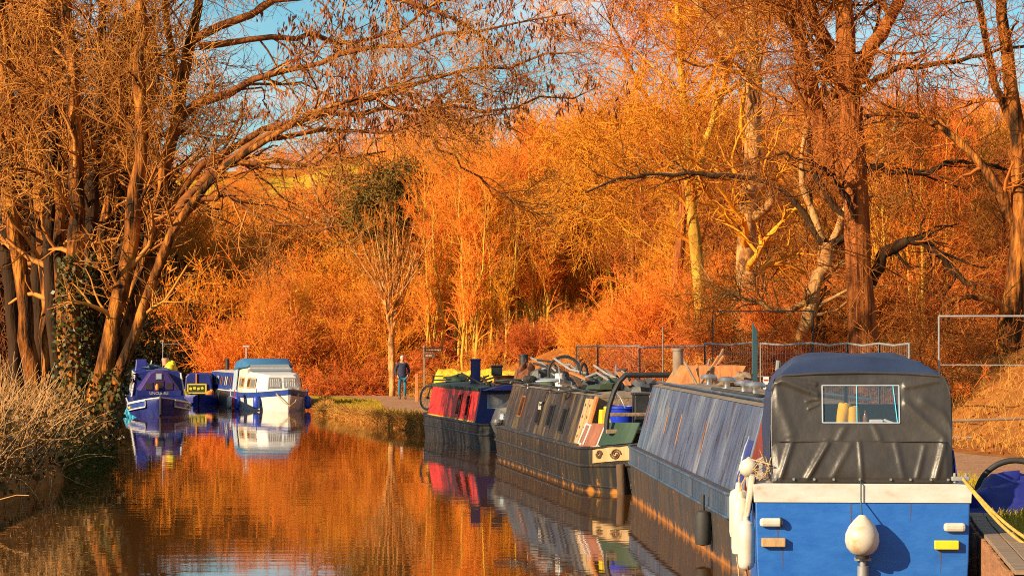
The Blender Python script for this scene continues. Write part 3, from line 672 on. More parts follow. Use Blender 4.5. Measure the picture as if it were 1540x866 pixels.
# lower woods to the left under the field
for px in range(250, 560, 34): put('round', px, 158, .62, 1, 6)
for px in range(240, 600, 30): put('scrub', px, 138, 1.9, 1, 5)
for px in range(300, 560, 24): put('scrub', px, 122, 1.55, 1, 4)
for px in range(330, 640, 24): put('scrub' if (px//24) % 3 else 'red', px, 113, 1.05 if (px//24) % 3 else 1.3, 1, 2.5)
for px in (392, 408, 425, 447): put('upright', px, 112, .45, 1, 1)
for px in range(300, 700, 22): put('bramble', px, 108.5, 1.15, 1, 1.2)
for px in range(650, 1000, 60): put('rust', px, 118, .72, 1, 4)
for px in range(700, 1000, 30): put('red', px, 104, .55, 1, 3)
for px in range(880, 1100, 30): put('scrub', px, 92, .62, 1, 4)
# right woods
for px in range(960, 1560, 46): put('rust', px, 112, .80, 1, 7)
for px in range(1000, 1600, 56): put('rust', px, 98, .72, 1, 5)
for px in range(1080, 1600, 62): put('rust', px, 84, .62, 1, 5)
for px in range(1020, 1600, 110): put('gold', px, 92, .70, 1, 4)
for px in range(980, 1600, 44): put('scrub', px, 86, .9, 1, 7)
for px in range(1080, 1600, 42): put('red', px, 74, .8, 1, 5)
for px in range(865, 1200, 22): put('bramble', px, 80, 1.0, 1, 4)
for px in range(900, 1300, 26): put('bramble', px, 70, .9, 1, 2)
for px in (1405, 1450, 1500, 1545, 1590): put('bramble', px, 61, .75, 1, 3)
for px in (1330, 1385, 1420, 1570): put('upright', px, 72, .6, 1, 3)
# woods behind the left bank
for px in range(-60, 160, 26): put('brown', px, 124, 1.1, 1, 4)
for px in range(-60, 160, 30): put('brown', px, 138, 1.2, 1, 4)
for px in range(170, 320, 26): put('round', px, 132, .72, 1, 4)
for px in range(-70, 130, 22): put('dark', px, 65, 1.0, 1, 2)
for px in range(-60, 62, 24): put('ivied', px, 76, .46, 1, 2)
for px in range(-70, 48, 20): put('ivied', px, 63.5, .52, 1, 1.5)
for px in range(-50, 165, 22): put('ivied', px, 120, 1.35, 1, 2)
for px in range(-50, 165, 30): put('ivied', px, 127, 1.6, 1, 2)
for px in range(150, 310, 17): put('dark', px, 118, 1.05, 1, 2)
for px in range(-90, 20, 30): put('brown', px, 64, .95, 1, 3)

# ================================================================== stuff: hill wood, grasses, reeds
tm = TM(); N0 = 2600
y = rng.uniform(170, 520, N0); px = rng.uniform(-150, 1690, N0); x = (px-770)/F*y
z = gz(x, y); lim_ = np.where(y < 300, 3.6, np.where(y < 395, 1.6, 4.0)); lim_ = np.where((px > 560), 8, lim_)
fld = ((y > 394) & (y < 430) & (px > 400) & (px < 550)) | ((y > 394) & (y < 426) & (px > 250) & (px < 318))
k_ = ~fld; x, y, z, lim_ = x[k_], y[k_], z[k_], lim_[k_]*rng.uniform(.6, 1.15, k_.sum())
st = np.stack([np.stack([x, y, z-.2], 1), np.stack([x, y, z+lim_*.25], 1), np.stack([x, y, z+lim_*.6], 1)], 1)
Rr = np.repeat((lim_*.02)[:, None], 3, 1); 
P, R1_ = sprout(st, Rr, n=9, L=1, ang=40, K=4, wob=.15, trop=.12, rr=.6, rmin=.03, t0=.2, taper=0)
P = P[:, :1]+(P-P[:, :1])*np.repeat(lim_*.6, 9)[:, None, None]; tm.tubes(P, R1_, 3)
p, r = sprout(P, R1_, n=6, L=1.7, ang=45, K=3, wob=.2, trop=.06, rr=.6, rmin=.026, t0=.2); tm.tubes(p, r, 3)
tag(tm.build('distant_wood', 'twig_red'), kind='stuff')

def blades(name, pts, L, r, m, lean=(0, 0, 0), wob=.12, K=4, droop=-.12, kind='stuff'):
    pts = np.asarray(pts); N = len(pts); P = np.zeros((N, K, 3)); P[:, 0] = pts
    d = rng.normal(size=(N, 3))*.35+np.array([0, 0, 1.0])+np.array(lean); d /= np.linalg.norm(d, axis=1, keepdims=True)
    ln = (L*rng.uniform(.5, 1.25, N)/(K-1))[:, None]
    for k in range(1, K):
        P[:, k] = P[:, k-1]+d*ln; d = d+rng.normal(size=(N, 3))*wob; d[:, 2] += droop; d /= np.linalg.norm(d, axis=1, keepdims=True)
    Rr = r*np.linspace(1, .35, K)[None, :]*rng.uniform(.7, 1.2, (N, 1)); tm = TM(); tm.tubes(P, Rr, 3)
    return tm, P
def scatter(n, y0, y1, a, b, side='r'):
    y = rng.uniform(y0, y1, n); d = rng.uniform(a, b, n); x = xr(y)+d if side == 'r' else xl(y)-d
    return np.stack([x, y, gz(x, y)-.02], 1)
# left bank
p_ = scatter(1300, 36, 46, .2, 3.2, 'l')
tm, P = blades('reeds', p_, 1.6, .011, 'stalk_pale', lean=(.16, -.1, 0), wob=.16, K=6, droop=-.08); tag(tm.build('bank_reeds', 'stalk_pale'), kind='stuff')
p_ = scatter(2200, 36, 52, 1.6, 4.5, 'l'); tm, P = blades('x', p_, 1.25, .008, 'blade_dry', wob=.1, K=4); tag(tm.build('dry_grass', 'blade_dry'), kind='stuff')
tm = TM()
for k in range(520):
    y = random.uniform(38, 57); d = random.uniform(.15, 1.7); c = np.array([float(xl(y))-d, y, 0]); c[2] = max(float(gz(c[0], y)), .05)+random.uniform(.05, .9)
    tm.leaves(c+rng.normal(size=(26, 3))*np.array([.22, .22, .16]), .10, .3, .7)
tag(tm.build('bank_undergrowth', 'bramble_leaf', smooth=False), kind='stuff')
p_ = scatter(4200, 46, 55.5, -.1, .8, 'l'); tm, P = blades('x', p_, .5, .008, 'blade_green', lean=(.35, -.1, -.2), wob=.15, K=5, droop=-.22); tag(tm.build('bank_grass', 'blade_green'), kind='stuff')
p_ = scatter(2500, 58, 84, -.1, 1.6, 'l'); tm, P = blades('x', p_, .8, .012, 'dark_scrub', lean=(.3, 0, 0)); tag(tm.build('shaded_grass', 'blade_green'), kind='stuff')
# right bank: hanging dead grass along the water, verge, slope
p_ = scatter(7500, 66, 97, -.04, .55); tm, P = blades('x', p_, .30, .011, 'blade_dry', lean=(-.45, -.3, -.1), K=5, droop=-.2); tag(tm.build('waterside_grass', 'blade_dry'), kind='stuff')
p_ = scatter(6000, 64, 100, .4, 2.3); tm, P = blades('x', p_, .13, .012, 'blade_lime'); tag(tm.build('verge_turf', 'verge_grass'), kind='stuff')
p_ = scatter(9000, 22, 44, .3, 2.35); tm, P = blades('x', p_, .14, .006, 'blade_lime'); tag(tm.build('towpath_turf', 'blade_lime'), kind='stuff')
p_ = np.concatenate([scatter(6500, 40, 72, 5.4, 14), scatter(4000, 98, 112, 5.2, 9)]); tm, P = blades('x', p_, .36, .008, 'blade_dry', wob=.25, K=4, droop=-.2); tag(tm.build('slope_grass', 'blade_dry'), kind='stuff')

# fallen leaves on the wooded slope
p_ = np.concatenate([scatter(9000, 40, 74, 5.2, 15), scatter(3000, 76, 112, 5.2, 12)]); p_[:, 2] += .03; tm = TM(); tm.leaves(p_, .085, -.0, .6); tag(tm.build('fallen_leaves', 'leaf_dead', smooth=False), kind='stuff')

yy = rng.uniform(29, 60, 420); off_ = rng.exponential(.7, 420)+.05; xx = xl(yy)+off_; tm = TM(); n_ = len(xx); an = rng.uniform(0, 6.28, n_); sz = rng.uniform(.025, .06, n_)
A_ = np.stack([np.cos(an)*sz, np.sin(an)*sz, 0*an], 1); B_ = np.stack([-np.sin(an)*sz*.5, np.cos(an)*sz*.5, 0*an], 1); C_ = np.stack([xx, yy, 0*xx+.006], 1)
tm._push(np.stack([C_-A_, C_-B_, C_+A_, C_+B_], 1).reshape(-1, 3), np.arange(4*n_).reshape(n_, 4)); tag(tm.build('floating_leaves', 'leaf_dead', smooth=False), kind='stuff')
# ================================================================== boat materials
weathered('hull_black', (.014, .015, .018), (.030, .026, .020), (.085, .055, .022), rust=(.42, .17, .03), streak=5, rust_z=-.02, amount=.55, rough=.4)
weathered('cabin_black', (.016, .017, .022), (.045, .038, .024), (.17, .115, .045), streak=2.6, amount=.65, rough=.3, fade=(.008, .014, .035))
weathered('hull_blue', (.04, .075, .13), (.07, .11, .17), (.02, .025, .035), rust=(.28, .13, .04), streak=6, amount=.4, rough=.4)
weathered('hull_blue_low', (.075, .05, .032), (.035, .036, .042), (.02, .018, .018), rust=(.40, .15, .03), streak=4, rust_z=.03, amount=.5, rough=.5)
weathered('cabin_blue', (.06, .105, .20), (.12, .165, .25), (.025, .038, .07), rust=None, streak=6, amount=.6, rough=.32, fade=(.24, .28, .34))
weathered('cabin_red', (.78, .022, .010), (.86, .04, .014), (.36, .02, .012), streak=6, amount=.1, rough=.42, fade=(.42, .014, .012))
weathered('hull_dark', (.014, .015, .018), (.028, .028, .028), (.06, .045, .028), rust=(.20, .09, .03), streak=5, amount=.4, rough=.45)
mat('navy_paint', (.012, .018, .13), (.018, .03, .19), scale=(2, 2, 1), rough=.4, bump=.1, rvar=.1)
mat('royal_paint', (.02, .045, .22), (.03, .07, .30), scale=(2, 2, 1), rough=.35, bump=.1, rvar=.1)
weathered('faded_red', (.22, .04, .03), (.30, .07, .05), (.09, .02, .015), streak=8, amount=.5)
mat('cruiser_blue', (.012, .10, .42), (.022, .145, .50), (.045, .19, .50), scale=(4, 3.5, 8), rough=.42, bump=.06, bscale=(18, 14, 40), rvar=.12, detail=12, lo=.3, hi=.68)
mat('stain_rust', (.07, .065, .10), (.04, .08, .22), scale=(14, 14, 4), rough=.7)
mat('scuff_pale', (.16, .26, .46), (.05, .16, .42), scale=(20, 20, 20), rough=.6)
mat('white_band', (.62, .60, .57), (.54, .51, .45), (.40, .31, .20), scale=(2.5, 4, 9), rough=.4, bump=.1, hi=.60, detail=9)
mat('white_gel', (.72, .70, .67), (.64, .61, .55), scale=(3, 3, 3), rough=.35, bump=.08, rvar=.1)
mat('dirty_white', (.72, .66, .54), (.42, .34, .24), scale=(9, 9, 2), rough=.6, bump=.2)
mat('fender_white', (.62, .59, .52), (.54, .48, .38), (.45, .30, .12), scale=(4, 4, 4), rough=.4, bump=.08, hi=.6)
mat('cream_paint', (.52, .35, .17), (.40, .24, .10), (.18, .09, .04), scale=(8, 8, 3), rough=.6, bump=.3)
mat('vinyl_black', (.034, .030, .027), (.056, .048, .040), scale=(2, 2, 2), rough=.40, bump=.5, bscale=(2.5, 3, 2.5), rvar=.10)
mat('canvas_navy', (.018, .030, .075), (.028, .042, .095), scale=(2, 3, 3), rough=.55, bump=.15, bscale=(3, 3, 3))
mat('canvas_teal', (.03, .12, .25), (.04, .16, .32), scale=(2, 2, 2), rough=.6, bump=.1)
mat('tarp_blue', (.012, .016, .16), (.02, .03, .25), scale=(3, 3, 3), rough=.45, bump=.5, bscale=(3, 3, 3))
mat('tarp_turquoise', (.02, .45, .72), (.03, .55, .8), scale=(3, 3, 3), rough=.5, bump=.3)
mat('tarp_grey', (.28, .36, .46), (.40, .46, .52), scale=(2, 2, 2), rough=.6, bump=.4)
mat('tarp_dark', (.04, .045, .05), (.07, .075, .08), scale=(4, 4, 4), rough=.55, bump=.5, bscale=(5, 5, 5))
mat('roof_green', (.03, .055, .035), (.05, .075, .04), scale=(3, 3, 3), rough=.6, bump=.2)
mat('roof_brown', (.17, .125, .085), (.27, .21, .15), (.09, .07, .05), scale=(1.5, 4, 3), rough=.75, bump=.4)
mat('black_metal', (.018, .018, .02), (.03, .03, .03), scale=(5, 5, 5), rough=.5, bump=.15)
mat('rubber', (.02, .02, .02), (.035, .033, .03), scale=(6, 6, 6), rough=.7)
mat('galvanised', (.36, .36, .35), (.24, .24, .24), scale=(6, 6, 3), rough=.45, metal=.25)
mat('chrome', (.7, .68, .63), (.5, .48, .44), scale=(6, 6, 6), rough=.25, metal=.9)
mat('rust_pale', (.44, .20, .06), (.26, .11, .04), (.10, .08, .08), scale=(9, 9, 3), rough=.8, bump=.3)
mat('tarp_slate', (.07, .11, .19), (.12, .17, .26), scale=(3, 3, 3), rough=.55, bump=.5)
mat('rim_grey', (.16, .15, .14), (.09, .085, .08), scale=(6, 6, 6), rough=.4, metal=.5)
mat('rusty', (.26, .085, .03), (.16, .055, .025), (.36, .15, .04), scale=(7, 7, 7), rough=.85, bump=.4)
mat('wood_orange', (.58, .22, .06), (.42, .14, .04), scale=(1.2, 14, 6), rough=.7, bump=.3)
mat('wood_grey', (.30, .21, .13), (.19, .12, .075), (.40, .29, .18), scale=(2, 12, 12), rough=.85, bump=.5)
mat('wood_dark', (.11, .06, .03), (.07, .04, .02), scale=(8, 8, 1.5), rough=.85, bump=.6)
mat('wood_revet', (.38, .17, .06), (.24, .10, .04), (.16, .08, .035), scale=(1.5, 1.5, 9), rough=.85, bump=.6, bscale=(3, 3, 20))
mat('yellow_paint', (.80, .60, .02), (.70, .48, .02), scale=(4, 4, 4), rough=.5)
mat('yellow_sheet', (.80, .56, .02), (.66, .42, .015), (.85, .66, .05), scale=(5, 5, 5), rough=.7, bump=1, bscale=(4, 4, 7), bdist=.12, detail=9)
mat('yellow_cloth', (.95, .55, .03), (.85, .42, .02), scale=(6, 6, 6), rough=.8, bump=.2)
mat('orange_paint', (.80, .25, .02), (.7, .2, .02), scale=(4, 4, 4), rough=.5)
mat('red_paint', (.60, .03, .02), (.5, .02, .02), scale=(4, 4, 4), rough=.45)
mat('brown_panel', (.20, .065, .035), (.36, .15, .09), scale=(2.5, 2.5, .8), rough=.3, bump=.1)
mat('green_panel', (.018, .045, .026), (.03, .065, .036), scale=(2, 2, 2), rough=.5, bump=.15)
mat('bucket_blue', (.012, .04, .50), (.015, .05, .56), scale=(3, 3, 3), rough=.35)
mat('rope_yellow', (.62, .36, .07), (.44, .24, .04), scale=(30, 30, 30), rough=.85, bump=.5)
mat('rope_tan', (.60, .40, .18), (.45, .28, .12), scale=(30, 30, 30), rough=.9, bump=.5)
mat('denim', (.02, .13, .22), (.03, .17, .28), scale=(8, 8, 8), rough=.85)
mat('coat_navy', (.018, .024, .06), (.03, .035, .075), scale=(8, 8, 8), rough=.85)
mat('skin', (.55, .28, .18), (.50, .24, .15), scale=(8, 8, 8), rough=.6)
mat('hair_grey', (.55, .52, .48), (.42, .40, .37), scale=(20, 20, 20), rough=.8)
mat('sign_brown', (.022, .012, .008), (.03, .016, .01), scale=(3, 3, 3), rough=.6)
mat('sign_blue', (.02, .06, .45), (.02, .07, .5), scale=(3, 3, 3), rough=.4)
mat('post_teal', (.02, .065, .085), (.03, .08, .10), scale=(3, 3, 2), rough=.4)
mat('purple_cloth', (.05, .015, .13), (.035, .02, .16), scale=(4, 4, 4), rough=.6, bump=.2)
def glass(name, col, rough=.04, alpha=None):
    m = bpy.data.materials.new(name); m.use_nodes = True; nt = m.node_tree; b = nt.nodes['Principled BSDF']
    b.inputs['Base Color'].default_value = (*col, 1); b.inputs['Roughness'].default_value = rough; b.inputs['Specular IOR Level'].default_value = .8
    if alpha is not None:
        tr = nt.nodes.new('ShaderNodeBsdfTransparent'); tr.inputs[0].default_value = (.95, .96, .97, 1); mx = nt.nodes.new('ShaderNodeMixShader'); mx.inputs[0].default_value = alpha
        nt.links.new(tr.outputs[0], mx.inputs[1]); nt.links.new(b.outputs[0], mx.inputs[2]); nt.links.new(mx.outputs[0], nt.nodes['Material Output'].inputs[0])
    MATS[name] = m
glass('window_glass', (.02, .022, .028)); glass('clear_pane', (.14, .22, .30), .05, .13); glass('brown_glass', (.22, .09, .03), .08); glass('grey_glass', (.22, .25, .28), .12)

def place_boat(name, X, Y, slope, label, cat='boat', group=None, flip=False):
    """root Empty at the waterline; local +x points away from the camera along the bank, +y to the canal side"""
    a = math.atan2(1, slope)
    r = empty(name, (X, Y, 0), a); tag(r, label, cat, group); return r

def hull_loft(mb, x0, x1, hw, zg, near, far, zb=-.45, sheer_n=0, sheer_f=0, rake_n=0, rake_f=0, pw=2.2, nst=26, flare=.06, tr=None):
    """steel hull; near/far = length over which each end closes in (0 = square transom)"""
    secs = []
    for i in range(nst+1):
        t = i/nst; t = .5-.5*math.cos(math.pi*t); x = x0+(x1-x0)*t
        w_ = hw
        dn, df = x-x0, x1-x
        zz = zg; q = 0
        if near and dn < near: k = 1-dn/near; w_ *= max(.02, (1-k**pw))**.75 if k < 1 else .02; zz += sheer_n*k*k; q = -rake_n*k*k
        if far and df < far: k = 1-df/far; w_ *= max(.02, (1-k**pw))**.75 if k < 1 else .02; zz += sheer_f*k*k; q = rake_f*k*k
        w_ = max(w_, .03)
        sec = [(w_-.02, zz, 1), (w_, zz-.05, 1), (w_-.0, zz*.55, .7), (w_-flare*.6, .04, .25), (w_-flare, zb, 0)]
        ring = [(x+q*f, y, z) for y, z, f in sec]+[(x+q*f, -y, z) for y, z, f in reversed(sec)]
        secs.append(ring)
    mb.loft(secs); return secs

def strake(secs, idx, dz=0, out=.012):
    """a rub rail path following a hull ring index on the canal side, round to the other side at both ends"""
    L_ = [(s[idx][0], s[idx][1]+out, s[idx][2]+dz) for s in secs]
    Rr = [(s[len(s)-1-idx][0], s[len(s)-1-idx][1]-out, s[len(s)-1-idx][2]+dz) for s in secs]
    return L_, Rr

def cabin_sec(wb, wt, z0, z1, camber=.07):
    top = [(wt*(1-k/4), z1+camber*(1-(1-k/4)**2)) for k in range(0, 9)]
    return [(wb, z0)]+top+[(-wb, z0)]
class Side:
    """sloping canal-side wall of a cabin: u along the boat, v 0..1 up the wall"""
    def __init__(s, wb, wt, z0, z1): s.a = Vector((0, wb, z0)); s.b = Vector((0, wt, z1)); s.n = Vector((0, (z1-z0), (wb-wt))).normalized()
    def pt(s, x, v, off=0): p = s.a.lerp(s.b, v)+s.n*off; return Vector((x, p.y, p.z))
    def panel(s, mb, xa, xb, va, vb, off, th, lean=0.0):
        mb.slab([s.pt(xa, va, off), s.pt(xb, va, off), s.pt(xb+lean, vb, off), s.pt(xa+lean, vb, off)], s.n*th)
def window(parent, sd, xa, xb, va, vb, frame='galvanised', pane='window_glass', fw=.035, off=.004, bars=0):
    mb = MB(); v = (sd.b-sd.a).length; fv = fw/v
    for q in ((xa, xb, va, va+fv), (xa, xb, vb-fv, vb)): sd.panel(mb, *q, off, .018)
    for q in ((xa, xa+fw, va+fv, vb-fv), (xb-fw, xb, va+fv, vb-fv)): sd.panel(mb, *q, off, .018)
    for k in range(bars):
        xm = xa+(xb-xa)*(k+1)/(bars+1); sd.panel(mb, xm-.012, xm+.012, va+fv, vb-fv, off, .016)
    w_ = mb.build('window', frame, parent); mb = MB(); sd.panel(mb, xa+fw, xb-fw, va+fv, vb-fv, off-.001, .006); mb.build('pane', pane, w_); return w_

def local(root, p):
    """world point -> boat coordinates"""
    a = root.rotation_euler.z; c, s = math.cos(a), math.sin(a); d = Vector(map(float, p))-root.location
    return Vector((c*d.x+s*d.y, -s*d.x+c*d.y, d.z))
def world(root, p):
    a = root.rotation_euler.z; c, s = math.cos(a), math.sin(a)
    return Vector((root.location.x+c*p[0]-s*p[1], root.location.y+s*p[0]+c*p[1], root.location.z+p[2]))
def side_x(root, slope, y, px):
    """local x where the line (x, y) of the boat lies under photo column px"""
    X0 = world(root, (0, y, 0)); k = (px-770)/F
    Y = (X0.x-slope*X0.y)/(k-slope); return (Y-X0.y)*math.sqrt(1+slope*slope)

def thing_at(root, name, loc, rot=0, label=None, cat=None, group=None):
    """Empty standing on a boat, top-level, in world space"""
    w_ = world(root, loc); return tag(empty(name, w_, root.rotation_euler.z+rot), label, cat, group)
def solid_at(root, o, label, cat, group=None, loc=(0, 0, 0)):
    o.location = world(root, loc); o.rotation_euler = (0, 0, root.rotation_euler.z); return tag(o, label, cat, group)

def lump(mb, c, d, seed=0, n=14, m=9, amp=.22, flat=True):
    """crumpled heap of cloth or a bag"""
    r_ = random.Random(seed); ph = [(r_.uniform(1, 4), r_.uniform(1, 4), r_.uniform(0, 6)) for _ in range(5)]; secs = []
    for i in range(m+1):
        th = math.pi*i/m; ring = []
        for j in range(n):
            f = 2*math.pi*j/n
            k = 1+amp*sum(math.sin(a*th*1.7+b*f+p) for a, b, p in ((a, round(b), p) for a, b, p in ph))/2.2
            x, y, z = math.sin(th)*math.cos(f)*k, math.sin(th)*math.sin(f)*k, math.cos(th)*k
            if flat and z < 0: z *= .25
            ring.append((c[0]+x*d[0]/2, c[1]+y*d[1]/2, c[2]+z*d[2]))
        secs.append(ring)
    mb.loft(secs); return mb

def chimney(root, x, y, z, h, r, m='black_metal', cap=True, tilt=0):
    mb = MB(); M_ = Euler((0, tilt, 0)).to_matrix(); mb.lathe([(r*1.15, 0), (r*1.15, .05), (r, .06), (r, h), (r*1.12, h+.005), (r*1.12, h+.04), (r*.8, h+.045)], (x, y, z), 16, M_)
    return mb.build('chimney', m, root, smooth=True)

# ================================================================== BLACK NARROWBOAT with cluttered roof
SB = -.135
bk = place_boat('narrowboat', .25+1.0, 50.0, SB, 'long streaky black narrowboat with bicycles and junk heaped on its roof', 'narrowboat')
HW = 1.03; zg = .72
X = lambda px, y=HW: side_x(bk, SB, y, px)
xn, xf = X(866), X(745)          # cabin front (near) and far end on the gunwale
mb = MB(); secs = hull_loft(mb, xn-1.95, xf+.95, HW, zg, 1.9, 1.0, sheer_n=.16, sheer_f=.05, rake_n=.25)
mb.build('hull', 'hull_black', bk, smooth=True)
mb = MB()
for idx, dz, r_ in ((1, .03, .022), (2, .02, .026), (3, .06, .02)):
    for pth in strake(secs, idx, dz): mb.tube(pth, r_, 6)
mb.build('rub_rail', 'hull_black', bk, smooth=True)
z1 = 1.56; wb, wt = .90, .66
mb = MB(); mb.prism(cabin_sec(wb, wt, zg-.02, z1), xn, xf); mb.build('cabin', 'cabin_black', bk, bevel=.015)
mb = MB(); sec = [(y*1.02, z+.008) for y, z in cabin_sec(wb, wt, zg, z1)[1:-1]]; mb.prism(sec+[(-wt*.9, z1-.02), (wt*.9, z1-.02)], xn-.03, xf+.03); mb.build('roof', 'roof_brown', bk)
sd = Side(wb, wt, zg-.02, z1)
for px, py0, py1 in ((779, .30, .80), (806, .22, .74), (823, .22, .72), (843, .16, .70)):
    x = X(px, .85); window(bk, sd, x-.28, x+.28, py0, py1, 'rusty' if px == 779 else 'black_metal')
x = X(806, .85); mb = MB(); sd.panel(mb, x-.2, x+.12, .55, .72, .02, .008, .1); mb.build('broken_vent', 'dirty_white', bk)
mb = MB(); mb.lathe([(.0, 0), (.1, .01), (.12, .06), (.09, .12), (0, .14)], (xf+.05, .98, zg), 12); mb.build('bow_light', 'chrome', bk, smooth=True)
# near cabin end: cream boards with a tan frame and a dark gap
mb = MB()
xe = xn
for a, b_, va, vb in ((.02, .10, .02, .92), (.42, .52, .02, .95)):
    pass
sd.panel(mb, xn+.50, xn+.86, .04, .94, .012, .03, .0); sd.panel(mb, xn+.06, xn+.40, .04, .94, .012, .03, .0); mb.build('cream_board', 'cream_paint', bk, bevel=.008)
mb = MB(); sd.panel(mb, xn-.20, xn-.02, .0, 1.0, .0, .05); mb.build('tan_frame', 'wood_orange', bk, bevel=.01)
for k, xx in enumerate((xn+.23, xn+.68)):
    mb = MB()
    for v in (.16, .34, .55, .78): sd.panel(mb, xx-.03, xx+.05, v, v+.05, .043, .006)
    mb.build('slot', 'wood_dark', bk)
mb = MB(); mb.slab([(xn-.004, wb-.03, zg), (xn-.004, -wb+.03, zg), (xn-.004, -wt+.02, z1), (xn-.004, wt-.02, z1)], (-.02, 0, 0)); mb.build('bulkhead', 'wood_grey', bk)
# well-deck side screens: brown framed panel then green panel, leaning in towards the bow
def bowpt(t, z, inset=0):
    """point on the bow's plan curve; t 0 at the cabin, 1 near the stem"""
    k = t*.93; kk = k-.026; x = (xn)-1.9*k-.25*k*k*np.interp(z, [0, zg], [.2, 1]); w_ = HW*max(.03, (1-max(0, kk)**2.2))**.75-inset; return Vector((x, w_, z))
def screen(t0, t1, zt0, zt1, name, m, th=.02, dz=0, n=6, inset=.03):
    mb = MB(); A = []; 
    for i in range(n+1):
        t = t0+(t1-t0)*i/n; zt = zt0+(zt1-zt0)*i/n; sh = .16*(t*.93)**2
        lo_, hi_ = bowpt(t, zg+sh+.01+dz, inset), bowpt(t, zt, inset+.14)
        A.append([lo_, hi_, hi_-Vector((0, th, 0)), lo_-Vector((0, th, 0))])
    mb.loft(A); return mb.build(name, m, bk)
screen(.06, .60, 1.12, 1.13, 'screen', 'brown_panel', label) if False else None
s1 = screen(.05, .55, 1.12, 1.14, 'screen', 'brown_panel'); s1['label'] = 'red-brown glazed screen with a white frame'
mb = MB()
for t0, t1, za, zb in ((.04, .56, zg+.03, zg+.07), (.05, .56, 1.09, 1.12)):
    A = []
    for i in range(7):
        t = t0+(t1-t0)*i/6; fr = (za-zg)/(1.12-zg); p = bowpt(t, za, .03+.14*fr-.004); q = bowpt(t, zb, .03+.14*fr+.01); A.append([p, q, q-Vector((0, .03, 0)), p-Vector((0, .03, 0))])
    mb.loft(A)
for t in (.05, .25, .55):
    p, q = bowpt(t, zg+.05, .026), bowpt(t, 1.11, .165); mb.tube([p, q], .013, 6)
mb.build('screen_frame', 'white_gel', bk)
s2 = screen(.57, .93, 1.16, 1.18, 'screen', 'green_panel'); s2['label'] = 'plain green screen nearest the stem'
# bow flash: cream panel with dark painted scrolls
mb = MB(); A = []
for i in range(9):
    t = .52+.42*i/8; p, q = bowpt(t, zg-.24+.09*i/8, -.016), bowpt(t, zg-.02+.12*i/8, -.016); A.append([p, q, q-Vector((0, .02, 0)), p-Vector((0, .02, 0))])
mb.loft(A); fl = mb.build('bow_flash', 'cream_paint', bk)
for t, s_ in ((.63, .075), (.82, .09)):
    mb = MB()
    for da in (0, 1):
        pts = []
        for k in range(14):
            a = k*.5+da*3.1; rr_ = s_*(1-k/17); tt = t+rr_*math.cos(a)*.6; p = bowpt(tt, zg-.10+.06*(t-.5)*2+rr_*math.sin(a), -.026); pts.append(p)
        mb.tube(pts, .013, 5)
    mb.build('scroll', 'wood_dark', fl)
# things in the well deck and the hoop
for k, (t, m_) in enumerate(((0, 'black_metal'),)):
    mb = MB(); pts = []
    for i in range(17):
        a = math.pi*i/16; pts.append((xn-1.35, .74*math.cos(a)*(1.0), 1.0+.95*min(1, math.sin(a)*1.25)))
    mb.tube(pts, .045, 8); mb.build('hoop', 'black_metal', bk, smooth=True)
mb = MB(); mb.box((xn-1.4, 0, 1.30), (.08, 1.35, .06)); mb.box((xn-1.4, 0, 1.02), (.06, 1.5, .07)); mb.build('deck_rail', 'wood_grey', bk, bevel=.01)
mb = MB(); mb.tube([(xn-.9, -.3, .9), (xn-.9, -.3, 2.75)], .014, 8); mb.build('pole', 'wood_grey', bk)
b_ = thing_at(bk, 'bucket', (xn-.75, .36, 1.02), 0, 'blue plastic bucket in the bow well of the black narrowboat', 'bucket')
mb = MB(); mb.lathe([(.17, 0), (.25, .36), (.27, .36), (.27, .40), (.24, .40), (.235, .36), (.16, .03), (.02, .03)], (0, 0, 0), 24); mb.build('body', 'bucket_blue', b_, smooth=True)
mb = MB(); mb.torus((0, 0, .37), .265, .008, Euler((R(68), 0, 0)).to_matrix(), 20, 6, 0, math.pi); mb.build('handle', 'galvanised', b_)
mb = MB(); mb.box((0, 0, 0), (.8, .9, .92)); solid_at(bk, mb.build('locker', 'wood_dark', None, bevel=.02), 'brown wooden locker holding the blue bucket in the bow well', 'locker', None, (xn-.75, .05, .56))
mb = MB(); mb.box((0, 0, .16), (.30, .26, .34), None, .85); mb.lathe([(.04, .33), (.04, .38), (0, .385)], (.08, 0, 0), 10); solid_at(bk, mb.build('jerrycan', 'yellow_paint', None, bevel=.03), 'yellow jerrycan beside the blue bucket', 'jerrycan', None, (xn-.30, .55, 1.02))
mb = MB(); mb.box((0, 0, .15), (.3, .5, .3)); mb.box((0, 0, .31), (.32, .52, .03)); solid_at(bk, mb.build('storage_box', 'white_gel', None, bevel=.02), 'white lidded box right of the blue bucket', 'box', None, (xn-1.2, -.22, 1.06))
mb = MB(); mb.box((0, 0, .3), (.28, .24, .6)); mb.box((0, 0, .61), (.32, .28, .04)); solid_at(bk, mb.build('gas_locker', 'black_metal', None, bevel=.03), 'upright black box between the blue bucket and the white box', 'box', None, (xn-1.1, .12, 1.02))
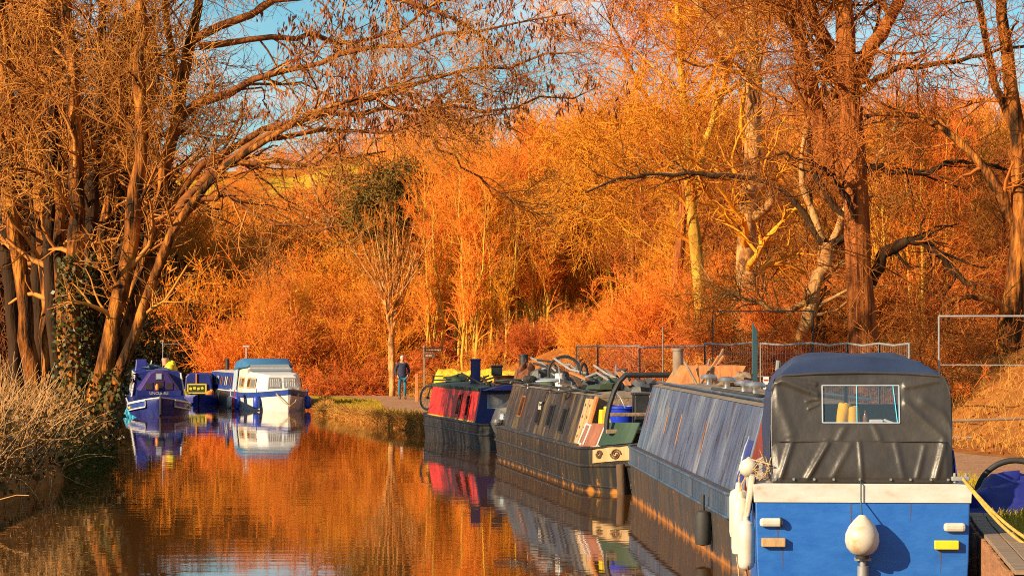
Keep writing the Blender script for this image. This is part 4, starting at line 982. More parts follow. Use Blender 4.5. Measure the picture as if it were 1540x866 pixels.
# bicycles
def bicycle(root, loc, rot, label, m='black_metal', lift=None):
    t = empty('bicycle', world(root, loc)); t.rotation_euler = rot; tag(t, label, 'bicycle', 'bicycles on the black narrowboat')
    M_ = Euler((R(90), 0, 0)).to_matrix()
    for cx_ in (-.52, .52):
        mb = MB(); mb.torus((cx_, 0, .34), .315, .022, M_, 32, 8); wh = mb.build('wheel', 'rubber', t, smooth=True)
        mb = MB(); mb.torus((cx_, 0, .34), .285, .014, M_, 32, 6)
        for k in range(14):
            a = 2*math.pi*k/14; mb.tube([(cx_, .02*(-1)**k, .34), (cx_+.285*math.cos(a), 0, .34+.285*math.sin(a))], .004, 4)
        mb.lathe([(.0, -.04), (.03, -.04), (.03, .04), (0, .04)], (cx_, 0, .34), 10, M_); mb.build('rim', 'rim_grey', wh, smooth=True)
        if lift is not None and cx_ > 0: c_ = Vector((cx_, 0, .34)); wh.matrix_local = Matrix.Translation(c_+Vector((0, lift, 0))) @ Matrix.Rotation(R(-84), 4, 'X') @ Matrix.Translation(-c_)
    mb = MB(); bb_, st_, hd, ax, fx = (-.08, 0, .30), (-.22, 0, .82), (.36, 0, .80), (-.52, 0, .34), (.52, 0, .34)
    for a, c, r_ in ((bb_, st_, .018), (bb_, (.38, 0, .68), .02), (st_, hd, .018), (bb_, ax, .011), (ax, st_, .010), (hd, fx, .014), (hd, (.33, 0, .9), .014)): mb.tube([a, c], r_, 8)
    mb.build('frame', m, t, smooth=True)
    mb = MB(); mb.tube([(.30, -.28, .94), (.33, -.1, .92), (.33, .1, .92), (.30, .28, .94)], .013, 7); mb.build('handlebar', 'chrome', t, smooth=True)
    mb = MB(); lump(mb, (-.24, 0, .86), (.27, .15, .05), 3, amp=.1); mb.build('saddle', 'rubber', t, smooth=True)
    mb = MB(); mb.lathe([(0, -.02), (.09, -.01), (.09, .01), (0, .02)], (-.08, .04, .30), 16, M_); mb.tube([(-.08, .06, .30), (.06, .08, .22), (.06, .16, .22)], .01, 5); mb.tube([(-.08, -.04, .30), (-.2, -.06, .38), (-.2, -.14, .38)], .01, 5); mb.build('crank', 'galvanised', t)
    return t
az = bk.rotation_euler.z
xb1, xb2 = X(850, 0), X(876, 0)
def flat_bike(px, py, d, yaw, label, m):
    c = Vector(PX(px, py, d)); t = bicycle(bk, (0, 0, 0), (R(84), 0, yaw), label, m, lift=.17)
    t.location = c-Matrix.Rotation(yaw, 3, 'Z') @ (Matrix.Rotation(R(84), 3, 'X') @ Vector((.52, .17, .34)))
    return t
flat_bike(849, 560, 49.0, R(8), 'bicycle lying on its side with one wheel turned up to face the camera', 'tarp_grey')
flat_bike(878, 572, 47.6, R(74), 'bicycle lying on its side with one wheel seen nearly edge-on', 'black_metal')
def plank(root, a, b_, w_, th, m, label, grp, name='plank', cat='plank'):
    a, b_ = world(root, a), world(root, b_); d = b_-a; o = MB().box((0, 0, 0), (d.length, w_, th)).build(name, m, None, bevel=.006)
    o.location = (a+b_)/2; o.rotation_euler = d.to_track_quat('X', 'Z').to_euler(); return tag(o, label, cat, grp)
random.seed(8)
for k in range(16):
    x = random.uniform(xn+.2, xf-.8); y = random.uniform(-.5, .6); l_ = random.uniform(.8, 2.0); an = random.gauss(0, .35); z = z1+.10+random.uniform(0, .16)
    plank(bk, (x, y, z), (x+l_*math.cos(an), y+l_*math.sin(an)*.4, z+random.uniform(-.02, .22)), random.uniform(.08, .17), .03, random.choice(['wood_grey', 'wood_orange', 'wood_dark']),
          'weathered board in the junk on the black narrowboat roof', 'boards on the black narrowboat roof')
for k in range(14):
    x = random.uniform(xn+.1, xf-.6); y = random.uniform(-.5, .55); l_ = random.uniform(.6, 1.4); an = random.uniform(-1, 1); z = z1+.16+random.uniform(0, .2)
    a, c = world(bk, (x, y, z)), world(bk, (x+l_*math.cos(an), y+l_*math.sin(an)*.5, z+random.uniform(0, .35)))
    mb = MB(); md = (a+c)/2+Vector((0, 0, random.uniform(-.1, .12))); mb.tube([a, a.lerp(md, .6), md, c], .022, 7)
    tag(mb.build('metal_pipe', random.choice(['galvanised', 'black_metal', 'galvanised']), None, smooth=True), 'bent metal tube in the junk on the black narrowboat roof', 'pipe', 'metal tubes on the black narrowboat roof')
for k in range(9):
    x = xn+.5+k*(xf-xn-1.2)/9+random.uniform(-.2, .2); o = lump(MB(), (0, 0, 0), (random.uniform(.5, .9), random.uniform(.5, .8), random.uniform(.13, .26)), k+3, amp=.35).build('tarp_bundle', ['tarp_dark', 'roof_green', 'tarp_dark'][k % 3], None, smooth=True)
    solid_at(bk, o, 'crumpled dark tarpaulin bundle on the black narrowboat roof', 'tarpaulin', 'tarpaulins on the black narrowboat roof', (x, random.uniform(-.3, .3), z1+.06))
x = X(834, .6); mb = MB(); mb.lathe([(.09, 0), (.09, .26), (.08, .27), (.08, .03), (0, .03)], (0, 0, 0), 16); solid_at(bk, mb.build('white_tub', 'white_gel', None, smooth=True), 'white plastic tub at the edge of the black narrowboat roof', 'tub', None, (x, .5, z1+.06))
x = X(785, .4); o = lump(MB(), (0, 0, 0), (.75, .55, .42), 31, amp=.2).build('sack', 'rusty', None, smooth=True); solid_at(bk, o, 'rust-brown sack at the far end of the black narrowboat roof', 'sack', None, (x-.2, .35, z1+.02))
for s_ in (1, -1): MB().tube([(xn+.3, s_*(wt-.05), z1+.075), (xf-.3, s_*(wt-.05), z1+.075)], .018, 6).build('grab_rail', 'black_metal', bk)
chimney(bk, X(781, .2), .1, z1+.05, .55, .10)
# cloth over the far stem
o = lump(MB(), (0, 0, 0), (.9, 1.5, .85), 17, amp=.16).build('stern_cover', 'tarp_dark', bk, smooth=True); o.location = (xf+.55, .30, zg-.12)
mb = MB(); lump(mb, (0, 0, 0), (.55, .10, .12), 5, amp=.1); o = mb.build('cloth', 'tarp_grey', None, smooth=True); solid_at(bk, o, 'pale blue cloth draped on the dark cover at the black narrowboat far end', 'cloth', None, (xf+.28, .86, zg+.12))  # pale streak is a highlight on the dark cover, built as cloth

# ================================================================== BLUE NARROWBOAT
SU = -.0415
bl = place_boat('narrowboat', 3.2, 34.0, SU, 'blue-grey narrowboat with faded streaky paint and roof vents, moored behind the white-topped cruiser', 'narrowboat')
HW = 1.03; zg = .83; X = lambda px, y=HW: side_x(bl, SU, y, px)
xn, xf = X(1098), X(947)
mb = MB(); secs = hull_loft(mb, xn-.35, xf+.9, HW, zg, .5, 1.0, rake_f=.15, flare=.05)
mb.build('hull', 'hull_blue_low', bl, smooth=True)
mb = MB()      # painted gunwale band with a rub rail top and bottom
for sgn in (1, -1):
    A = []
    for s_ in secs[1:-1]:
        x, w_ = s_[0][0], s_[1][1]; A.append([(x, sgn*(w_+.006), zg+.012), (x, sgn*(w_+.022), zg-.01), (x, sgn*(w_+.022), zg-.25), (x, sgn*(w_+.004), zg-.27)])
    mb.loft(A)
mb.build('gunwale', 'hull_blue', bl)
mb = MB()
for dz in (.0, -.26):
    for sgn in (1, -1): mb.tube([(s_[0][0], sgn*(s_[1][1]+.03), zg+dz) for s_ in secs[1:-1]], .02, 6)
mb.build('rub_rail', 'hull_blue', bl, smooth=True)
z1 = 1.79; wb, wt = .92, .66
mb = MB(); mb.prism(cabin_sec(wb, wt, zg-.02, z1), xn, xf); mb.build('cabin', 'cabin_blue', bl, bevel=.012)
mb = MB(); sec = [(y*1.025, z+.008) for y, z in cabin_sec(wb, wt, zg, z1)[1:-1]]; mb.prism(sec+[(-wt*.9, z1-.02), (wt*.9, z1-.02)], xn-.02, xf+.03); mb.build('roof', 'roof_brown', bl)
sd = Side(wb, wt, zg-.02, z1)
for px, v0, v1 in ((973, .35, .72), (1001, .36, .74), (1021, .28, .70), (1058, .28, .70)):
    x = X(px, .8); mb = MB(); sd.panel(mb, x-.06, x+.03, v0, v1, .003, .003, .12); sd.panel(mb, x-.03, x+.07, v0+.12, v1-.14, .005, .003, .05); mb.build('rust_streak', 'rusty' if px in (973, 1058) else 'rust_pale', bl)
for x in (xn+.9, xn+3.2, xn+6.1):
    mb = MB(); sd.panel(mb, x, x+.018, .0, 1.0, .001, .006); mb.build('seam', 'cabin_blue', bl)
mb = MB(); sd.panel(mb, xn+.10, xn+.60, .05, .62, .003, .003, -.05); mb.build('bright_patch', 'royal_paint', bl)
mb = MB(); pts = [sd.pt(xn+.60-.10*k/7-.03*math.sin(k*1.1), .22+.44*k/7, .004) for k in range(8)]; mb.tube(pts, [.010, .016, .012, .018, .012, .016, .010, .006], 6); mb.build('paint_scrape', 'tarp_grey', bl)
mb = MB(); mb.slab([(xn-.004, wb-.02, zg), (xn-.004, -wb+.02, zg), (xn-.004, -wt+.02, z1), (xn-.004, wt-.02, z1)], (-.02, 0, 0)); mb.build('bulkhead', 'faded_red', bl, label='faded red end wall')
for s_ in (1, -1): MB().tube([(xn+.3, s_*(wt-.05), z1+.075), (xf-.3, s_*(wt-.05), z1+.075)], .018, 6).build('grab_rail', 'hull_blue', bl)
chimney(bl, X(1018, .3), .28, z1+.04, .52, .085, 'roof_brown', tilt=R(3))
for px, y in ((1066, .10), (1093, .16), (1119, .28), (1136, .34)):
    mb = MB(); mb.lathe([(.09, 0), (.09, .02), (.045, .03), (.045, .10), (.12, .10), (.13, .125), (.11, .16), (.03, .175), (0, .175)], (X(px, y), y, z1+.06), 18); mb.build('mushroom_vent', 'chrome', bl, smooth=True)
mb = MB(); x = X(1050, .0); mb.slab([(x-1.0, .42, z1+.05), (x+1.0, .42, z1+.05), (x+.85, .25, z1+.34), (x-.85, .25, z1+.34)], (0, -.9, .0)); hh = mb.build('hatch', 'wood_orange', bl, bevel=.01)
mb = MB(); x = X(1090, 0); lump(mb, (0, 0, 0), (.9, .5, .14), 4, amp=.3); solid_at(bl, mb.build('canvas_roll', 'wood_grey', None, smooth=True), 'low brown canvas heap beside the orange wooden hatch', 'canvas', None, (x, -.2, z1+.10))
for k in range(5):
    x = X(1082+k*13, .45); mb = MB(); mb.torus((0, 0, .03), .12+.02*(k % 2), .028, Euler((R(8), 0, 0)).to_matrix(), 22, 7)
    solid_at(bl, mb.build('rope_coil', 'rubber', None, smooth=True), 'black coil of hose on the near end of the blue-grey narrowboat roof', 'hose coil', 'hose coils on the blue-grey roof', (x, .42, z1+.045))
for k in range(7):
    a = world(bl, (xf-2.2+k*.22, .2-.05*k, z1+.06)); c = a+Vector((random.uniform(-.25, .35), .3, random.uniform(.25, .55)))
    tag(MB().tube([a, c], .022, 6).build('stick', 'wood_orange' if k % 2 else 'wood_grey', None), 'stick of firewood propped at the far end of the blue-grey roof', 'firewood', 'firewood on the blue-grey roof')

# ================================================================== RED NARROWBOAT
SR = -.2
rd = place_boat('narrowboat', -.93+1.0, 59.5, SR, 'narrowboat with faded red cabin side, navy end wall and black chimney', 'narrowboat')
HW = 1.0; zg = .60; X = lambda px, y=HW: side_x(rd, SR, y, px)
xn, xf = X(709), X(637)
mb = MB(); secs = hull_loft(mb, xn-1.5, xf+1.0, HW, zg, .9, 1.1, sheer_f=.12, rake_f=.3); mb.build('hull', 'hull_dark', rd, smooth=True)
mb = MB()
for idx, dz in ((1, .03), (2, .02)):
    for pth in strake(secs, idx, dz): mb.tube(pth, .025, 6)
mb.build('rub_rail', 'hull_dark', rd, smooth=True)
z1 = 1.38; wb, wt = .90, .74
mb = MB(); mb.prism(cabin_sec(wb, wt, zg-.02, z1), xn, xf); mb.build('cabin', 'cabin_red', rd, bevel=.012)
mb = MB(); sec = [(y*1.06, z+.01) for y, z in cabin_sec(wb, wt, zg, z1)[1:-1]]; mb.prism(sec+[(-wt*.9, z1-.07), (wt*1.03, z1-.07)], xn-.04, xf+.04); mb.build('roof', 'roof_green', rd)
sd = Side(wb, wt, zg-.02, z1)
for px in (702, 689): x = X(px, .85); window(rd, sd, x-.26, x+.26, .12, .82, 'cabin_red', 'window_glass', .05)
mb = MB(); sd.panel(mb, xn+.02, xf-.02, .0, .05, .004, .014); mb.build('trim', 'yellow_paint', rd)
mb = MB(); mb.slab([(xn-.01, wb+.02, zg-.01), (xn-.01, -wb, zg-.01), (xn-.01, -wt, z1+.06), (xn-.01, wt+.04, z1+.02)], (-.05, 0, 0)); mb.build('end_wall', 'navy_paint', rd, bevel=.01)
mb = MB(); mb.prism([(wt+.05, z1-.03), (.3, z1+.1), (-.3, z1+.1), (-wt, z1-.03)], xn-.55, xn-.06); mb.build('navy_hood', 'navy_paint', rd, bevel=.01)
wnd = MB()
y0 = local(rd, PX(742, 600, 58.7)).y; 
def end_rect(mb, ya, yb, za, zb, x, th): mb.slab([(x, ya, za), (x, yb, za), (x, yb, zb), (x, ya, zb)], (-th, 0, 0))
end_rect(wnd, y0, y0-.60, .92, 1.26, xn-.062, .015); ww = wnd.build('window', 'tarp_grey', rd, bevel=.004); p_ = MB(); end_rect(p_, y0-.06, y0-.30, .96, 1.22, xn-.078, .006); end_rect(p_, y0-.34, y0-.55, .96, 1.22, xn-.078, .006); p_.build('pane', 'grey_glass', ww)
chimney(rd, X(717, .25), .28, z1+.03, .60, .125, 'navy_paint')
random.seed(3)
for k in range(9):
    x = xn+.5+k*(xf-xn-.8)/9; a = world(rd, (x, .45-.05*k, z1+.07)); c = a+Vector((random.uniform(-.5, .6), .2, random.uniform(.06, .30)))
    tag(MB().tube([a, c], [.03, .022], 6).build('log', 'wood_grey' if k % 2 else 'wood_dark', None), 'rough branch of firewood on the green roof of the red narrowboat', 'firewood', 'firewood on the red narrowboat')
o = lump(MB(), (0, 0, 0), (.8, .6, .14), 8, amp=.3).build('tarp_bundle', 'roof_green', None, smooth=True); solid_at(rd, o, 'dark green tarpaulin on the far end of the red narrowboat roof', 'tarpaulin', None, (xf-.5, .2, z1+.08))
for px, m_, w_, h_, lb in ((758, 'rusty', .5, .2, 'rust-red tin trunk on the roof behind the navy hood'), (750, 'black_metal', .28, .34, 'black box on the roof behind the navy hood')):
    pass
bx = PX(765, 575, 60.5); mb = MB(); mb.box((0, 0, .11), (.8, .35, .22)); mb.box((0, 0, .235), (.84, .38, .03)); o = mb.build('tin_trunk', 'rusty', None, bevel=.02); o.location = (bx[0]+.05, bx[1], z1+.05); tag(o, 'rust-red trunk lying on the roof right of the black chimney', 'trunk')
mb = MB(); mb.box((0, 0, .0), (.26, .2, .2)); mb.box((0, 0, .12), (.3, .24, .05)); o = mb.build('lantern_box', 'black_metal', None, bevel=.02); o.location = (bx[0]-.28, bx[1]-.1, z1+.40); tag(o, 'small black box on top of the rust-red trunk', 'box')
o['label'] = 'small black box standing on the rust-red trunk'
bicycle_b = bicycle(rd, (xf+.62, .50, .66), (R(6), 0, rd.rotation_euler.z+R(28)), 'bicycle propped at the far end of the red cabin')
bicycle_b['group'] = 'bicycles'
del bicycle_b['group']
mb = MB(); lump(mb, (0, 0, 0), (.7, .8, .5), 12, amp=.3); o = mb.build('deck_bag', 'tarp_dark', None, smooth=True); solid_at(rd, o, 'dark bundle behind the bicycle on the red narrowboat foredeck', 'bundle', None, (xf+.5, -.1, zg+.02))
# ================================================================== NEAR CRUISER
SCR = .062
cr = place_boat('cabin_cruiser', 3.08, 22.5, SCR, 'small cruiser with blue stern, white top band and black canvas canopy, nearest the camera', 'cruiser')
HW = .925; zg = 1.27; LEN = 5.0
mb = MB(); secs = []
for i in range(21):
    t = i/20; x = LEN*t; k = max(0, (t-.45)/.55); w_ = HW*(1-k**2.3)+.03; sh = .22*k*k
    q = .35*k
    ring = [(w_-.02, zg+sh-.16), (w_-.03, .6), (w_-.06, .15), (w_-.13, -.3)]
    secs.append([(x+q*(z+.3), y, z) for y, z in ring]+[(x+q*(z+.3), -y, z) for y, z in reversed(ring)])
mb.loft(secs); mb.build('hull', 'cruiser_blue', cr, bevel=.012)
mb = MB(); S2 = []
for s_ in secs:
    x, w_, z = s_[0]; S2.append([(x, w_+.012, z), (x, w_+.022, z+.155), (x, w_-.10, z+.165), (x, -w_+.10, z+.165), (x, -w_-.022, z+.155), (x, -w_-.012, z)])
S2[0] = [(x-.012, y, z) for x, y, z in S2[0]]
mb.loft(S2); mb.build('gunwale_band', 'white_band', cr, bevel=.008)
mb = MB(); mb.box((-.01, 0, .20), (.02, HW*1.9, .03)); mb.build('chine_trim', 'wood_dark', cr)
# canopy -------------------------------------------------------------
zb = zg+.012
def arch(pts): return pts+[(-y, z) for y, z in reversed(pts[:-1])]
A0 = arch([(.80, zb), (.795, 1.72), (.785, 2.09), (.765, 2.175), (.70, 2.215), (.40, 2.236), (.2, 2.242), (0, 2.245)])
A1 = arch([(.80, zb), (.795, 1.72), (.775, 2.06), (.70, 2.22), (.56, 2.335), (.38, 2.365), (.2, 2.37), (0, 2.37)])
A2 = arch([(.80, zb), (.795, 1.72), (.77, 2.06), (.67, 2.24), (.51, 2.375), (.38, 2.40), (.2, 2.405), (0, 2.405)])
xs = [lambda z: .05+.2*(z-zb)/.97, lambda z: .55, lambda z: 1.5, lambda z: 2.1]
S_ = [[(fx(z)+(.012 if j == 0 else 0), y+.004*(1 if y > 0 else -1), z+.004) for y, z in A] for j, (fx, A) in enumerate(zip(xs, (A0, A1, A2, A2)))]
def dens(sec, n=3):
    o = []
    for i in range(len(sec)-1):
        for k in range(n): o.append(tuple(np.array(sec[i])*(1-k/n)+np.array(sec[i+1])*k/n))
    return o+[sec[-1]]
# roof = upper part, sides = lower part
nA = len(A0)
def subl(ranges, name, m):
    mb = MB()
    for a, b_ in ranges:
        ds = [dens(s[a:b_], 4) for s in S_]; full = []
        for i in range(3):
            for k in range(8): full.append([np.array(p)*(1-k/8)+np.array(q)*k/8 for p, q in zip(ds[i], ds[i+1])])
        full.append([np.array(p) for p in ds[3]])
        for i, row in enumerate(full):
            for j, p in enumerate(row):
                wv = .008*math.sin(p[1]*9+p[0]*3)+.006*math.sin(p[0]*14+p[1]*4); p[2] += wv*(p[2] > 2.1); p[1] += .008*math.sin(p[2]*8+p[0]*9)*(p[2] < 2.1)
        mb.loft(full, caps=False, closed=False)
    o = mb.build(name, m, cr, smooth=True); s_ = o.modifiers.new('thick', 'SOLIDIFY'); s_.thickness = .006; s_.offset = -1; return o
subl([(2, nA-2)], 'canopy_roof', 'canvas_navy'); subl([(0, 3)], 'canopy_side', 'canvas_navy'); subl([(nA-3, nA)], 'canopy_side', 'canvas_navy')
def top_at(y):
    y = abs(y); ys = [p[0] for p in A0[:8]][::-1]; zs = [p[1] for p in A0[:8]][::-1]; return float(np.interp(y, ys[:6], zs[:6])) if y < .785 else float(np.interp(y, [.785, .80], [2.09, 2.0]))
wy, wz0, wz1 = .338, 1.805, 2.135
ysg = np.unique(np.r_[np.linspace(-.795, -wy, 52), np.linspace(-wy, wy, 64), np.linspace(wy, .795, 52)])
vw = [(wz0-zb)/(2.24-zb), (wz1-zb)/(2.24-zb)]
vsg = np.unique(np.r_[np.linspace(0, .385, 44), np.linspace(.385, vw[0], 26), np.linspace(vw[0], vw[1], 34), np.linspace(vw[1], 1, 12)])
ridges = [((.78, 1.0), (.36, .80), .030, .035), ((.70, .99), (.40, .90), .018, .025), ((-.78, .99), (-.40, .88), .014, .03), ((.78, .95), (.62, .45), .012, .05), ((.62, .36), (.72, .03), .022, .03), ((.30, .36), (.08+.40, .04), .024, .028),
          ((.02, .37), (.0, .02), .012, .02), ((-.30, .36), (-.36, .05), .010, .03), ((-.55, .34), (-.48, .05), .012, .025), ((-.72, .36), (-.64, .04), .022, .03), ((-.4, .72), (-.72, .42), .016, .04),
          ((-.1, .55), (-.16, .40), .010, .03), ((.12, .55), (.20, .40), .009, .03), ((.46, .68), (.34, .73), .010, .015), ((.48, .75), (.34, .76), .009, .012), ((-.78, .6), (-.55, .75), .012, .05), ((.1, .35), (.26, .05), .010, .03)]
def relief(y, v):
    d = .012*math.sin(y*5+1)*math.sin(v*5)
    for (a0, a1), (c0, c1), am, sg in ridges:
        p = np.array([y, v]); a = np.array([a0, a1]); c = np.array([c0, c1]); t = np.clip(np.dot(p-a, c-a)/np.dot(c-a, c-a), 0, 1); dd = np.linalg.norm(p-a-(c-a)*t)
        d += 1.1*am*math.exp(-(dd/sg/.95)**2)
    if v < .385: d += .022*math.sin(min(1, v/.385)*math.pi)+.014
    edge = min(1, min(.797-abs(y), .0+v*.9+.02, (1.02-v)*.9)/.06); win = max(abs(y)-wy, (vw[0]-v) if v < vw[0] else (v-vw[1]))
    edge *= min(1, max(0, win)/.05+.1); return d*max(0, edge)
mb = MB()
for v in vsg:
    for y in ysg:
        tz = zb+v*(top_at(y)-zb) if abs(y) > .45 else zb+v*(2.24-zb)
        mb.v.append((.05+.2*(tz-zb)/.97-relief(y, v), y, tz))
ny = len(ysg)
for i in range(len(vsg)-1):
    for j in range(ny-1):
        yc, vc = (ysg[j]+ysg[j+1])/2, (vsg[i]+vsg[i+1])/2
        if abs(yc) < wy and vw[0] < vc < vw[1]: continue
        mb.f.append((i*ny+j, i*ny+j+1, (i+1)*ny+j+1, (i+1)*ny+j))
bkp = mb.build('canopy_back', 'vinyl_black', cr, smooth=True); s_ = bkp.modifiers.new('thick', 'SOLIDIFY'); s_.thickness = .006
def bx_(z): return .05+.2*(z-zb)/.97
mb = MB(); mb.tube([(bx_(1.64)-.018, y, 1.642+.004*math.sin(y*9)) for y in np.linspace(.74, -.74, 24)], .006, 6); mb.build('seam', 'vinyl_black', bkp)
mb = MB(); mb.tube([(bx_(zz)-.006, y, zz) for y, zz in [(y, top_at(y)+.002) for y in np.linspace(.785, -.785, 34)]], .012, 6); mb.build('roof_piping', 'vinyl_black', bkp, smooth=True)
mb = MB(); mb.slab([(bx_(wz0)+.003, wy, wz0), (bx_(wz0)+.003, -wy, wz0), (bx_(wz1)+.003, -wy, wz1), (bx_(wz1)+.003, wy, wz1)], (.004, 0, 0)); wn_ = mb.build('window', 'clear_pane', cr)
mb = MB()
for a, c in (((wy, wz0), (-wy, wz0)), ((wy, wz1), (-wy, wz1)), ((wy, wz0), (wy, wz1)), ((-wy, wz0), (-wy, wz1))): mb.tube([(bx_(a[1])-.004, a[0], a[1]), (bx_(c[1])-.004, c[0], c[1])], .007, 6)
mb.build('frame', 'tarp_grey', wn_); mb = MB()
for y, dy in ((.035, 0), (-.285, -.035)): mb.tube([(bx_(wz1)-.003, y, wz1), (bx_(wz0)-.003, y+dy, wz0)], .005, 5)
mb.build('zip', 'tarp_turquoise', wn_)
mb = MB()
for y in (.76, .60, .42, .25, .02, -.25, -.42, -.6, -.75): mb.lathe([(0, -.012), (.012, -.012), (.014, 0), (0, .004)], (.035, y, zb+.03), 8, Euler((0, R(90), 0)).to_matrix())
mb.build('stud', 'chrome', bkp)
mb = MB(); mb.slab([(.5, -.80, 1.30), (.06, -.83, 1.29), (.14, -.80, 1.56), (.5, -.79, 1.62)], (0, -.012, 0)); mb.build('flap', 'tarp_blue', cr)
# deck, shelf, windscreen, cuddy
mb = MB(); mb.box((1.2, 0, .95), (2.3, 1.6, .04)); mb.box((.36, 0, 1.36), (.30, 1.2, .78)); mb.box((2.15, 0, 1.50), (.3, 1.5, .84)); mb.build('cockpit', 'tarp_blue', cr)
for y in (-.72, 0, .72): MB().tube([(2.12, y, 1.66), (2.1, y*.9, 2.34)], .02, 6).build('windscreen_post', 'galvanised', cr)
mb = MB(); mb.slab([(2.16, .7, 1.68), (2.16, -.7, 1.68), (2.12, -.62, 2.32), (2.12, .62, 2.32)], (.008, 0, 0)); mb.build('windscreen', 'clear_pane', cr)
mb = MB(); mb.loft([[(2.3, .72, zg), (2.3, .6, 1.68), (2.3, -.6, 1.68), (2.3, -.72, zg)], [(3.4, .6, zg+.05), (3.3, .48, 1.6), (3.3, -.48, 1.6), (3.4, -.6, zg+.05)], [(4.2, .3, zg+.12), (3.9, .2, 1.5), (3.9, -.2, 1.5), (4.2, -.3, zg+.12)]]); mb.build('cuddy', 'white_gel', cr, bevel=.03)
# things seen through the window
for y, ln, tl, lb in ((.17, .23, .16, 'tall yellow roll behind the canopy window, the left one of two'), (.055, .20, -.06, 'shorter yellow roll beside the zip of the canopy window')):
    mb = MB(); mb.lathe([(.0, 0), (.052, .004), (.056, .02), (.056, ln-.02), (.05, ln-.004), (.02, ln), (.018, ln-.01), (0, ln-.01)], (0, 0, 0), 18, Euler((tl, -.1, 0)).to_matrix()); o = solid_at(cr, mb.build('yellow_roll', 'yellow_cloth', None, smooth=True), lb, 'cushion roll', None, (.30, y, 1.752))
mb = MB(); mb.lathe([(.0, 0), (.02, 0), (.022, .10), (.008, .13), (.008, .16), (0, .16)], (0, 0, 0), 12); solid_at(cr, mb.build('bottle', 'brown_glass', None, smooth=True), 'small brown bottle behind the canopy window', 'bottle', None, (.28, -.045, 1.752))
mb = MB(); mb.box((0, 0, .04), (.12, .12, .08)); solid_at(cr, mb.build('white_carton', 'white_gel', None, bevel=.008), 'white carton behind the canopy window', 'carton', None, (.29, -.14, 1.752))
mb = MB(); mb.slab([(0, .1, .0), (0, -.12, 0), (0, -.12, .02), (0, .05, .085)], (.1, 0, 0)); solid_at(cr, mb.build('folded_cloth', 'white_gel', None, bevel=.006), 'folded white cloth right of the white carton', 'cloth', None, (.27, -.27, 1.752))
# transom fittings
for y, z, m_, w_, nm in ((.80, .935, 'fender_white', .20, 'white rounded block'), (.78, .76, 'cream_paint', .21, 'cream block below the white one'), (-.80, .90, 'fender_white', .19, 'white rounded block'), (-.73, .745, 'yellow_paint', .21, 'yellow block')):
    mb = MB(); mb.box((-.03, y, z), (.06, w_, .078)); o = mb.build('fender_block', m_, cr, bevel=.026 if 'white' in m_ else .008, label=nm)
random.seed(12)
for k, (y, z, l_, w_, m_) in enumerate(((.74, .895, .16, .012, 'stain_rust'), (.70, .72, .22, .010, 'stain_rust'), (-.68, .70, .20, .012, 'stain_rust'), (.10, 1.10, .26, .008, 'stain_rust'), (-.42, 1.10, .15, .007, 'stain_rust'))):
    mb = MB(); n_ = 9; q = []
    if m_ == 'stain_rust':
        for i in range(n_): t = i/(n_-1); ww = w_*(1-t)**.6*random.uniform(.6, 1.2); q.append([(-.0015, y+ww+.0015*math.sin(i*.6+k), z-l_*t), (-.0015, y-ww+.0015*math.sin(i*.6+k), z-l_*t), (.002, y-ww, z-l_*t), (.002, y+ww, z-l_*t)])
    else:
        for i in range(n_): t = i/(n_-1)*2-1; hh = l_*.5*(1-t*t)**.5*random.uniform(.3, 1)+.001; zz = z+.02*t; q.append([(-.0015, y+w_*t, zz+hh), (-.0015, y+w_*t, zz-hh), (.002, y+w_*t, zz-hh), (.002, y+w_*t, zz+hh)])
    mb.loft(q); mb.build('rust_run' if m_ == 'stain_rust' else 'scuff', m_, cr)
mb = MB(); mb.torus((-.03, .715, .935), .036, .012, Euler((R(90), 0, 0)).to_matrix(), 18, 6); mb.build('block_ring', 'rubber', cr)
mb = MB(); mb.lathe([(.05, 0), (.05, .10), (.03, .10), (.03, .14), (.06, .15), (.06, .19), (.02, .2), (0, .2)], (-.07, .0, .46), 14); mb.tube([(-.07, 0, .3), (-.07, 0, .47)], .035, 10); mb.box((-.05, 0, .62), (.10, .14, .03)); mb.build('outboard_bracket', 'galvanised', cr, smooth=True)
# pear buoy on its line
b_ = thing_at(cr, 'pear_buoy', (-.165, .015, 1.0), 0, 'white pear-shaped buoy hanging in the middle of the blue stern', 'buoy')
mb = MB(); mb.lathe([(0, -.345), (.05, -.34), (.10, -.315), (.135, -.27), (.15, -.215), (.145, -.15), (.115, -.085), (.075, -.035), (.045, -.005), (.028, .012), (0, .016)], (0, 0, 0), 28); mb.build('body', 'fender_white', b_, smooth=True)
mb = MB(); mb.torus((0, 0, .005), .012, .006, Euler((R(90), 0, 0)).to_matrix(), 12, 6); mb.build('eye', 'rubber', b_)
mb = MB(); mb.lathe([(.055, -.37), (.06, -.345), (.04, -.335), (0, -.335)], (0, 0, 0), 16); mb.build('base_ring', 'rubber', b_, smooth=True)
mb = MB(); mb.tube([(.19, 0, .31), (.128, 0, .275), (.128, 0, .13), (.0, 0, .01)], .006, 6); mb.build('line', 'post_teal', b_)
